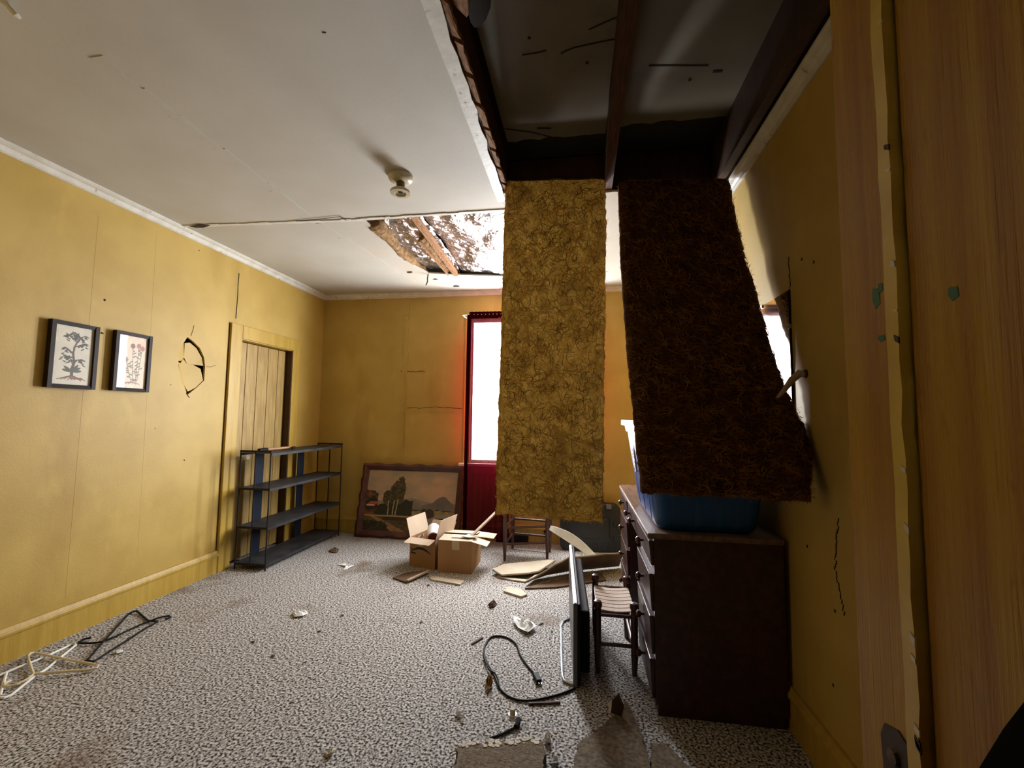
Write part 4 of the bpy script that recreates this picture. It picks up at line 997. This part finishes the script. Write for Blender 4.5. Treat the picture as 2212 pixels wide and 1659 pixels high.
for a_, b_ in zip(PR, PR[1:]): PRj += [a_.lerp(b_, i/6) for i in range(6)]
PRj.append(PR[-1])
sheet(PBj, PRj, 'backing_layer', m_boardb, 0); sheet(PBj, PRj, 'face_layer', m_board, .010)
board('board_sliver', 'thin pale board sliver under the flat broken sheet', [fl(1074,1241,.012),fl(1100,1247,.012),fl(1140,1252,.012),fl(1135,1256,.012),fl(1100,1251,.012),fl(1076,1245,.012)], .010, m_board)
board('under_sheet_shade', 'dark flat piece drawn as the shade below the propped sheet', [fl(1134,1270,.012),fl(1170,1260,.012),fl(1226,1248,.012),fl(1300,1238,.012),fl(1310,1252,.012),fl(1200,1268,.012)], .010, m_boardb)  # dark slab drawn as the shade on the carpet under the sheet
# curved pale strip
cs0, cs1 = U(1188,1140,'y',4.02), U(1287,1205,'y',3.92)
def cstr(u, v):
    p = cs0.lerp(cs1, u); return p+Vector((.01*math.sin(math.pi*u), 0, .0))+Vector((.010, .02, .055*math.sin(math.pi*(.12+.76*u))))*(v-.5)*1.4+Vector((0,0,.02*math.sin(math.pi*u)))
mb = MB().grid(cstr, 16, 2); nv0 = len(mb.v); tv = list(mb.v); tf = list(mb.f); mb.add([(a,b+.006,c_) for a,b,c_ in tv], [tuple(reversed(f)) for f in tf])
rim_ = list(range(17))+[33,50]+list(range(49,33,-1))+[17]
mb.f += [(rim_[i],rim_[(i+1) % len(rim_)],rim_[(i+1) % len(rim_)]+nv0,rim_[i]+nv0) for i in range(len(rim_))]
tag(mb.build('curved_strip', m_paper, None, smooth=True), 'curved white strip leaning from the board pile up to the chair leg', 'strip')
board('brown_board_scrap', 'dark brown board scrap with pale broken edge before the small box', [fl(848,1247,.012),fl(880,1236,.016),fl(925,1231,.02),fl(924,1237,.02),fl(878,1257,.014)], .008, m_boardb)
slat('split_batten', 'pale split batten along the edge of the brown board scrap', fl(880,1254,.022), fl(926,1233,.028), .022, .012, m_slat)
board('white_board_strip', 'pale board strip lying on carpet in front of the larger box', [fl(928,1247,.012),fl(934,1244,.012),fl(1000,1253,.012),fl(1002,1256,.012),fl(994,1262,.012),fl(932,1251,.012)], .011, m_board)
board('board_chunk', 'pale squarish board chunk on carpet left of the black panel', [fl(1088,1276,.014),fl(1098,1267,.014),fl(1124,1272,.014),fl(1139,1283,.014),fl(1126,1288,.014)], .013, m_board)
# thick fibre board slabs at the bottom edge of the view
def chunk(nm, label, px, z, m, mtop=None, seed=1):
    P = [fl(x, y, z) for x, y in px]; Q = []
    for a, b in zip(P, P[1:]+P[:1]): Q += jag(a, b, 7, .006, seed+len(Q), 'xy')
    root = thing(nm, sum(P, Vector())/len(P)-Vector((0,0,z)), label, 'board slab')
    MB().slab([q-Vector((0,0,z-.001)) for q in Q], (0,0,z-.002)).build('core', m, root)
    return root
c_ = chunk('fibre_slab', 'crumbling grey fibreboard slab with white chalky edge at bottom centre', [(988,1613),(1060,1600),(1168,1596),(1180,1625),(1172,1659),(1160,1720),(980,1720),(984,1650)], .035, m_fiberb, seed=3)
rn = random.Random(5)
for k in range(48):
    x = 1000+rn.random()*165; p = fl(x, 1608-(x-1005)*.07+rn.uniform(-5,8), .034); s_ = rn.uniform(.005,.013)
    MB().slab([p+Vector((math.cos(a)*s_*rn.uniform(.6,1.2), math.sin(a)*s_*rn.uniform(.6,1.2), 0)) for a in [i*math.pi/3 for i in range(6)]], (0,0,rn.uniform(.001,.003))).build('chalk_crust', m_plaster, c_)
chunk('brown_slab', 'brown broken ceiling slab at the bottom, below the desk corner', [(1352,1512),(1366,1535),(1380,1570),(1400,1630),(1420,1720),(1250,1720),(1240,1640),(1250,1605),(1290,1575),(1320,1550)], .03, m_fiberb, seed=11)
chunk('brown_slab', 'tan broken slab corner beside the dark desk at the bottom', [(1405,1602),(1440,1605),(1452,1620),(1490,1655),(1500,1720),(1420,1720),(1408,1650)], .022, m_fiberb, seed=15)
tw = fl(1333,1545,.03)
ts_ = thing('torn_paper_point', tw, 'dark pointed torn paper standing on the brown slab', 'paper scrap')
MB().slab([tw+Vector((-.025,.01,0)),tw+Vector((.02,0,0)),tw+Vector((.03,.0,.04)),tw+Vector((.008,.01,.085)),tw+Vector((-.02,.01,.05))], (0,.003,0)).build('torn_sheet', m_darkwood, ts_)
tag(MB().slab([fl(x,y,.034) for x,y in ((1312,1520),(1330,1518),(1328,1530),(1318,1538))], (0,0,.003)).build('cream_chip', m_board), 'small cream chip beside the dark pointed torn paper', 'chip')
# ================================================================ HANGERS
def z5(x, y): return (x/3.26, 1150+y/3.26)
def hang(nm, label, loops, m, r_, z):
    root = thing(nm, fl(*z5(*loops[0][1][0])), label, 'hanger', 'clothes hangers on the carpet')
    for part, pts, closed in loops:
        P = [fl(*z5(x,y), z+.004*math.sin(i*1.7)) for i,(x,y) in enumerate(pts)]
        MB().tube(P, r_, 8, closed=closed).build(part, m, root, smooth=True)
hang('clothes_hanger', 'black plastic clothes hanger tossed on the carpet by the left wall',
     [('frame',[(610,905),(700,800),(800,690),(905,575),(930,562),(960,552),(985,572),(1040,620),(1110,628),(1000,690),(880,770),(760,845),(660,910)],True),
      ('arm',[(700,775),(800,740),(900,690),(1000,645),(1080,615),(1140,595),(1190,588),(1200,597),(1170,610)],False),
      ('hook',[(700,775),(640,780),(570,780),(555,775),(590,752),(640,742)],False)], m_black, .0055, .010)
hang('clothes_hanger', 'cream tubular clothes hanger crossing over a white one',
     [('frame',[(195,870),(215,852),(250,848),(450,890),(660,928),(690,938),(680,955),(640,965),(450,980),(260,997),(236,1000),(215,935)],True),
      ('hook',[(236,1000),(200,1030),(120,1070),(60,1085),(30,1080),(30,1065),(75,1045)],False)], m_cream, .0058, .016)
hang('clothes_hanger', 'white tubular clothes hanger lying beneath the cream one at left edge',
     [('frame',[(0,1005),(130,950),(300,885),(500,792),(525,783),(535,793),(440,870),(330,960),(245,1015),(160,1080),(80,1145),(30,1165),(-30,1165),(-30,1020)],True),
      ('hook',[(0,1150),(20,1080),(45,990)],False)], m_whitep, .0058, .007)
# ================================================================ CORDS
def z6(x, y): return (900+x/2.765, 1300+y/2.765)
def smooth(P, k=5):
    out = []
    for i in range(len(P)-1):
        p0, p1, p2, p3 = P[max(i-1,0)], P[i], P[i+1], P[min(i+2,len(P)-1)]
        for j in range(k):
            t = j/k; out.append(.5*((2*p1)+(p2-p0)*t+(2*p0-5*p1+4*p2-p3)*t*t+(3*p1-p0-3*p2+p3)*t**3))
    return out+[P[-1]]
cdr = thing('power_cord', fl(*z6(640,590)), 'black power cord looped on the carpet from the black panel', 'cord')
P = [fl(*z6(x,y), .006) for x,y in ((945,515),(860,550),(740,580),(640,590),(560,570),(500,520),(470,450),(430,380),(402,310),(412,255),(445,212),(500,205),(555,222),(597,258),(620,320),(660,380),(712,440))]
MB().tube(smooth(P), .0055, 7).build('cable', m_black, cdr, smooth=True)
P = [fl(*z6(x,y), .011) for x,y in ((400,325),(430,400),(470,430),(488,470),(492,505))]
MB().tube(smooth(P), .004, 6).build('cable_strand', m_black, cdr, smooth=True)
a, b = fl(*z6(708,432), .012), fl(*z6(733,480), .012)
plg = MB().bar(a, b, .028, .022).build('plug', m_black, cdr, bevel=.004)
for s_ in (-.006,.006): MB().bar(b+Vector((s_,0,.0)), b+(b-a).normalized()*.016+Vector((s_,0,0)), .003, .006).build('prong', m_chrome, plg)
c2r = thing('cord_end', fl(*z6(590,750)), 'short black cord end with plug behind the fibreboard slab', 'cord')
MB().tube(smooth([fl(*z6(x,y), .006) for x,y in ((440,815),(500,795),(550,770),(592,748))]), .005, 7).build('cable', m_black, c2r, smooth=True)
MB().tube([fl(*z6(592,748),.008), fl(*z6(606,722),.012), fl(*z6(606,700),.014)], .011, 8).build('plug', m_black, c2r, smooth=True)
slat('broken_stick', 'thin dark broken stick beside the power cord', fl(*z6(668,608),.006), fl(*z6(858,600),.006), .010, .008, m_leaf, 'stick')
slat('curved_twig', 'small dark twig lying left of the cord loop', fl(*z6(330,252),.005), fl(*z6(395,212),.005), .012, .007, m_leaf, 'stick')
# ================================================================ PAPER, CAP, CRUMBS
def scrap(nm, label, px, z, m, cat='paper scrap', crum=.006, seed=0, n=8):
    P = [fl(x, y, 0) for x, y in px]; c_ = sum(P, Vector())/len(P); mb = MB(); k = len(P); rings = 4; V = [c_+Vector((0,0,z+crum))]; rnd = random.Random(seed)
    for r_ in range(1, rings+1):
        for p in P: V.append(c_.lerp(p, r_/rings)+Vector((0,0,z+crum*rnd.random()*(1.6 if r_ < rings else 1))))
    Fs = [(0,1+i,1+(i+1) % k) for i in range(k)]
    for r_ in range(rings-1):
        for i in range(k): Fs.append((1+r_*k+i,1+(r_+1)*k+i,1+(r_+1)*k+(i+1) % k,1+r_*k+(i+1) % k))
    nn = len(V); V2 = [v-Vector((0,0,.0015)) for v in V]; mb.add(V+V2, Fs+[tuple(i+nn for i in reversed(f)) for f in Fs])
    e = 1+(rings-1)*k; mb.f += [(e+i,e+(i+1) % k,e+(i+1) % k+nn,e+i+nn) for i in range(k)]
    return tag(mb.build(nm, m), label, cat)
scrap('tissue', 'crumpled white tissue on carpet above the cord loop', [z6(*p) for p in ((578,112),(605,110),(640,128),(668,135),(690,140),(715,168),(700,180),(668,203),(640,195),(605,165),(580,140))], .004, m_paper, 'tissue', .025, 2)
scrap('paper_scrap', 'white folded paper scrap alone on the open carpet at centre', [(630,1328),(640,1324),(660,1322),(666,1326),(655,1334),(636,1336)], .004, m_paper, crum=.012, seed=3)
scrap('paper_scrap', 'two-pointed white paper scrap in front of the metal shelf', [(730,1221),(745,1219),(757,1223),(765,1224),(750,1230),(742,1233),(746,1226)], .003, m_paper, crum=.008, seed=4)
scrap('paper_scrap', 'small white chip beside the black hanger', [(247,1412),(254,1406),(266,1406),(264,1410),(252,1416)], .003, m_paper, crum=.01, seed=5)
scrap('paper_scrap', 'white torn chip left of the plastic cap', [z6(*p) for p in ((232,680),(245,655),(270,660),(290,675),(270,697),(240,692))], .004, m_paper, crum=.014, seed=6)
scrap('paper_scrap', 'tiny white triangle below the white torn chip', [z6(*p) for p in ((258,712),(272,710),(292,728),(270,730))], .003, m_paper, crum=.006, seed=7)
scrap('paper_scrap', 'bluish white chip at the right edge of the fibreboard slab', [z6(*p) for p in ((758,820),(798,815),(805,850),(795,865),(765,845))], .006, m_paper, crum=.02, seed=8)
scrap('paper_scrap', 'white crumpled chip below the right end of the fibreboard slab', [z6(*p) for p in ((795,958),(815,945),(845,950),(842,968),(815,982))], .004, m_paper, crum=.014, seed=9)
scrap('paper_scrap', 'thin white chip right of the crumpled tissue', [z6(*p) for p in ((722,137),(752,122),(758,128),(735,142))], .003, m_paper, crum=.006, seed=10)
scrap('leaf_scrap', 'curled brown leaf on the carpet near the board chunk', [(1054,1310),(1064,1303),(1070,1302),(1074,1306),(1066,1314),(1058,1314)], .004, m_leaf, 'leaf', .016, 11)
scrap('leaf_scrap', 'brown and white scrap in front of the metal shelf end', [(712,1190),(722,1184),(732,1190),(728,1195),(716,1195)], .004, m_boardb, 'scrap', .014, 12)
scrap('leaf_scrap', 'tan crumpled scrap left of the cord loop', [z6(*p) for p in ((405,535),(415,500),(432,475),(452,482),(455,515),(440,540))], .004, m_tan, 'scrap', .03, 13)
scrap('leaf_scrap', 'pale wood chip lying by the lower left corner of view', [(700,1628),(720,1622),(722,1632),(706,1640)], .003, m_board, 'scrap', .01, 14)
cpp = fl(*z6(573,672))
cpo = thing('plastic_cap', cpp, 'small white plastic cap standing on a disc above the fibreboard slab', 'cap')
MB().lathe([(.021,0),(.021,.002),(.019,.003)], cpp, 'z', 18).build('disc', m_whitep, cpo)
MB().lathe([(.013,.003),(.012,.022),(.010,.024)], cpp, 'z', 16).build('cap', m_board, cpo, smooth=True)
# crumbs: many small individuals
def crumb_mesh(nm, m, seed, flat):
    rnd = random.Random(seed); bm = bmesh.new(); bmesh.ops.create_icosphere(bm, subdivisions=1, radius=1)
    for v in bm.verts: v.co = Vector((v.co.x*rnd.uniform(.6,1.2), v.co.y*rnd.uniform(.5,1.1), (v.co.z+1)*flat*rnd.uniform(.7,1.1)))
    zmin = min(v.co.z for v in bm.verts)
    for v in bm.verts: v.co.z -= zmin
    me = bpy.data.meshes.new(nm); bm.to_mesh(me); bm.free(); me.materials.append(m); return me
cm_w = [crumb_mesh('plaster_crumb', m_plaster, k, .3) for k in range(4)]; cm_d = [crumb_mesh('dark_crumb', m_leaf, k+9, .3) for k in range(4)]
rn = random.Random(21); used = []
def put(meshes, nm, x, y, s_, label, cat, grp):
    p = fl(x, y)
    o = bpy.data.objects.new(nm, meshes[rn.randrange(4)]); col.objects.link(o); o.location = (p.x, p.y, 0); o.rotation_euler = (0,0,rn.uniform(0,6.28)); o.scale = (s_,s_*rn.uniform(.5,1),s_)
    tag(o, label, cat, grp)
for (x, y) in [(858,1235),(868,1230),(846,1225),(925,1243),(935,1240),(960,1243),(972,1246),(985,1246),(940,1238),(930,1236),(952,1240),(905,1228),(915,1226)]:
    put(cm_w, 'plaster_crumb', x+rn.uniform(-3,3), y+rn.uniform(-2,2), rn.uniform(.010,.020), 'small pale plaster crumb scattered around the cardboard boxes', 'crumb', 'plaster crumbs by the boxes')
for k in range(60):
    x, y = rn.uniform(560,1230), rn.uniform(1265,1580)
    if 1030 < x < 1160 and 1360 < y < 1500 and rn.random() < .5: continue
    put(cm_w, 'plaster_crumb', x, y, rn.uniform(.003,.008), 'tiny pale plaster crumb on the open carpet', 'crumb', 'plaster crumbs on the carpet')
for (x, y) in [(790,1590),(1010,1520),(925,1640),(870,1560),(1125,1575),(1200,1583),(505,1544),(365,1541),(1195,1595),(1160,1598)]:
    put(cm_w, 'plaster_crumb', x, y, rn.uniform(.006,.012), 'tiny pale plaster crumb on the open carpet', 'crumb', 'plaster crumbs on the carpet')
for k in range(70):
    x, y = rn.uniform(420,1210), rn.uniform(1270,1640)
    put(cm_d, 'dark_crumb', x, y, rn.uniform(.003,.008), 'tiny dark crumb on the open carpet', 'crumb', 'dark crumbs on the carpet')
for (x, y) in [(546,1388),(437,1488),(590,1418),(740,1330),(925,1265),(985,1265),(690,1365),(910,1345),(1192,1365)]:
    put(cm_d, 'dark_crumb', x, y, rn.uniform(.010,.018), 'larger dark scrap of dirt on the carpet', 'crumb', 'larger dark scraps on the carpet')
# ---- black bag in the hall, at the lower right corner
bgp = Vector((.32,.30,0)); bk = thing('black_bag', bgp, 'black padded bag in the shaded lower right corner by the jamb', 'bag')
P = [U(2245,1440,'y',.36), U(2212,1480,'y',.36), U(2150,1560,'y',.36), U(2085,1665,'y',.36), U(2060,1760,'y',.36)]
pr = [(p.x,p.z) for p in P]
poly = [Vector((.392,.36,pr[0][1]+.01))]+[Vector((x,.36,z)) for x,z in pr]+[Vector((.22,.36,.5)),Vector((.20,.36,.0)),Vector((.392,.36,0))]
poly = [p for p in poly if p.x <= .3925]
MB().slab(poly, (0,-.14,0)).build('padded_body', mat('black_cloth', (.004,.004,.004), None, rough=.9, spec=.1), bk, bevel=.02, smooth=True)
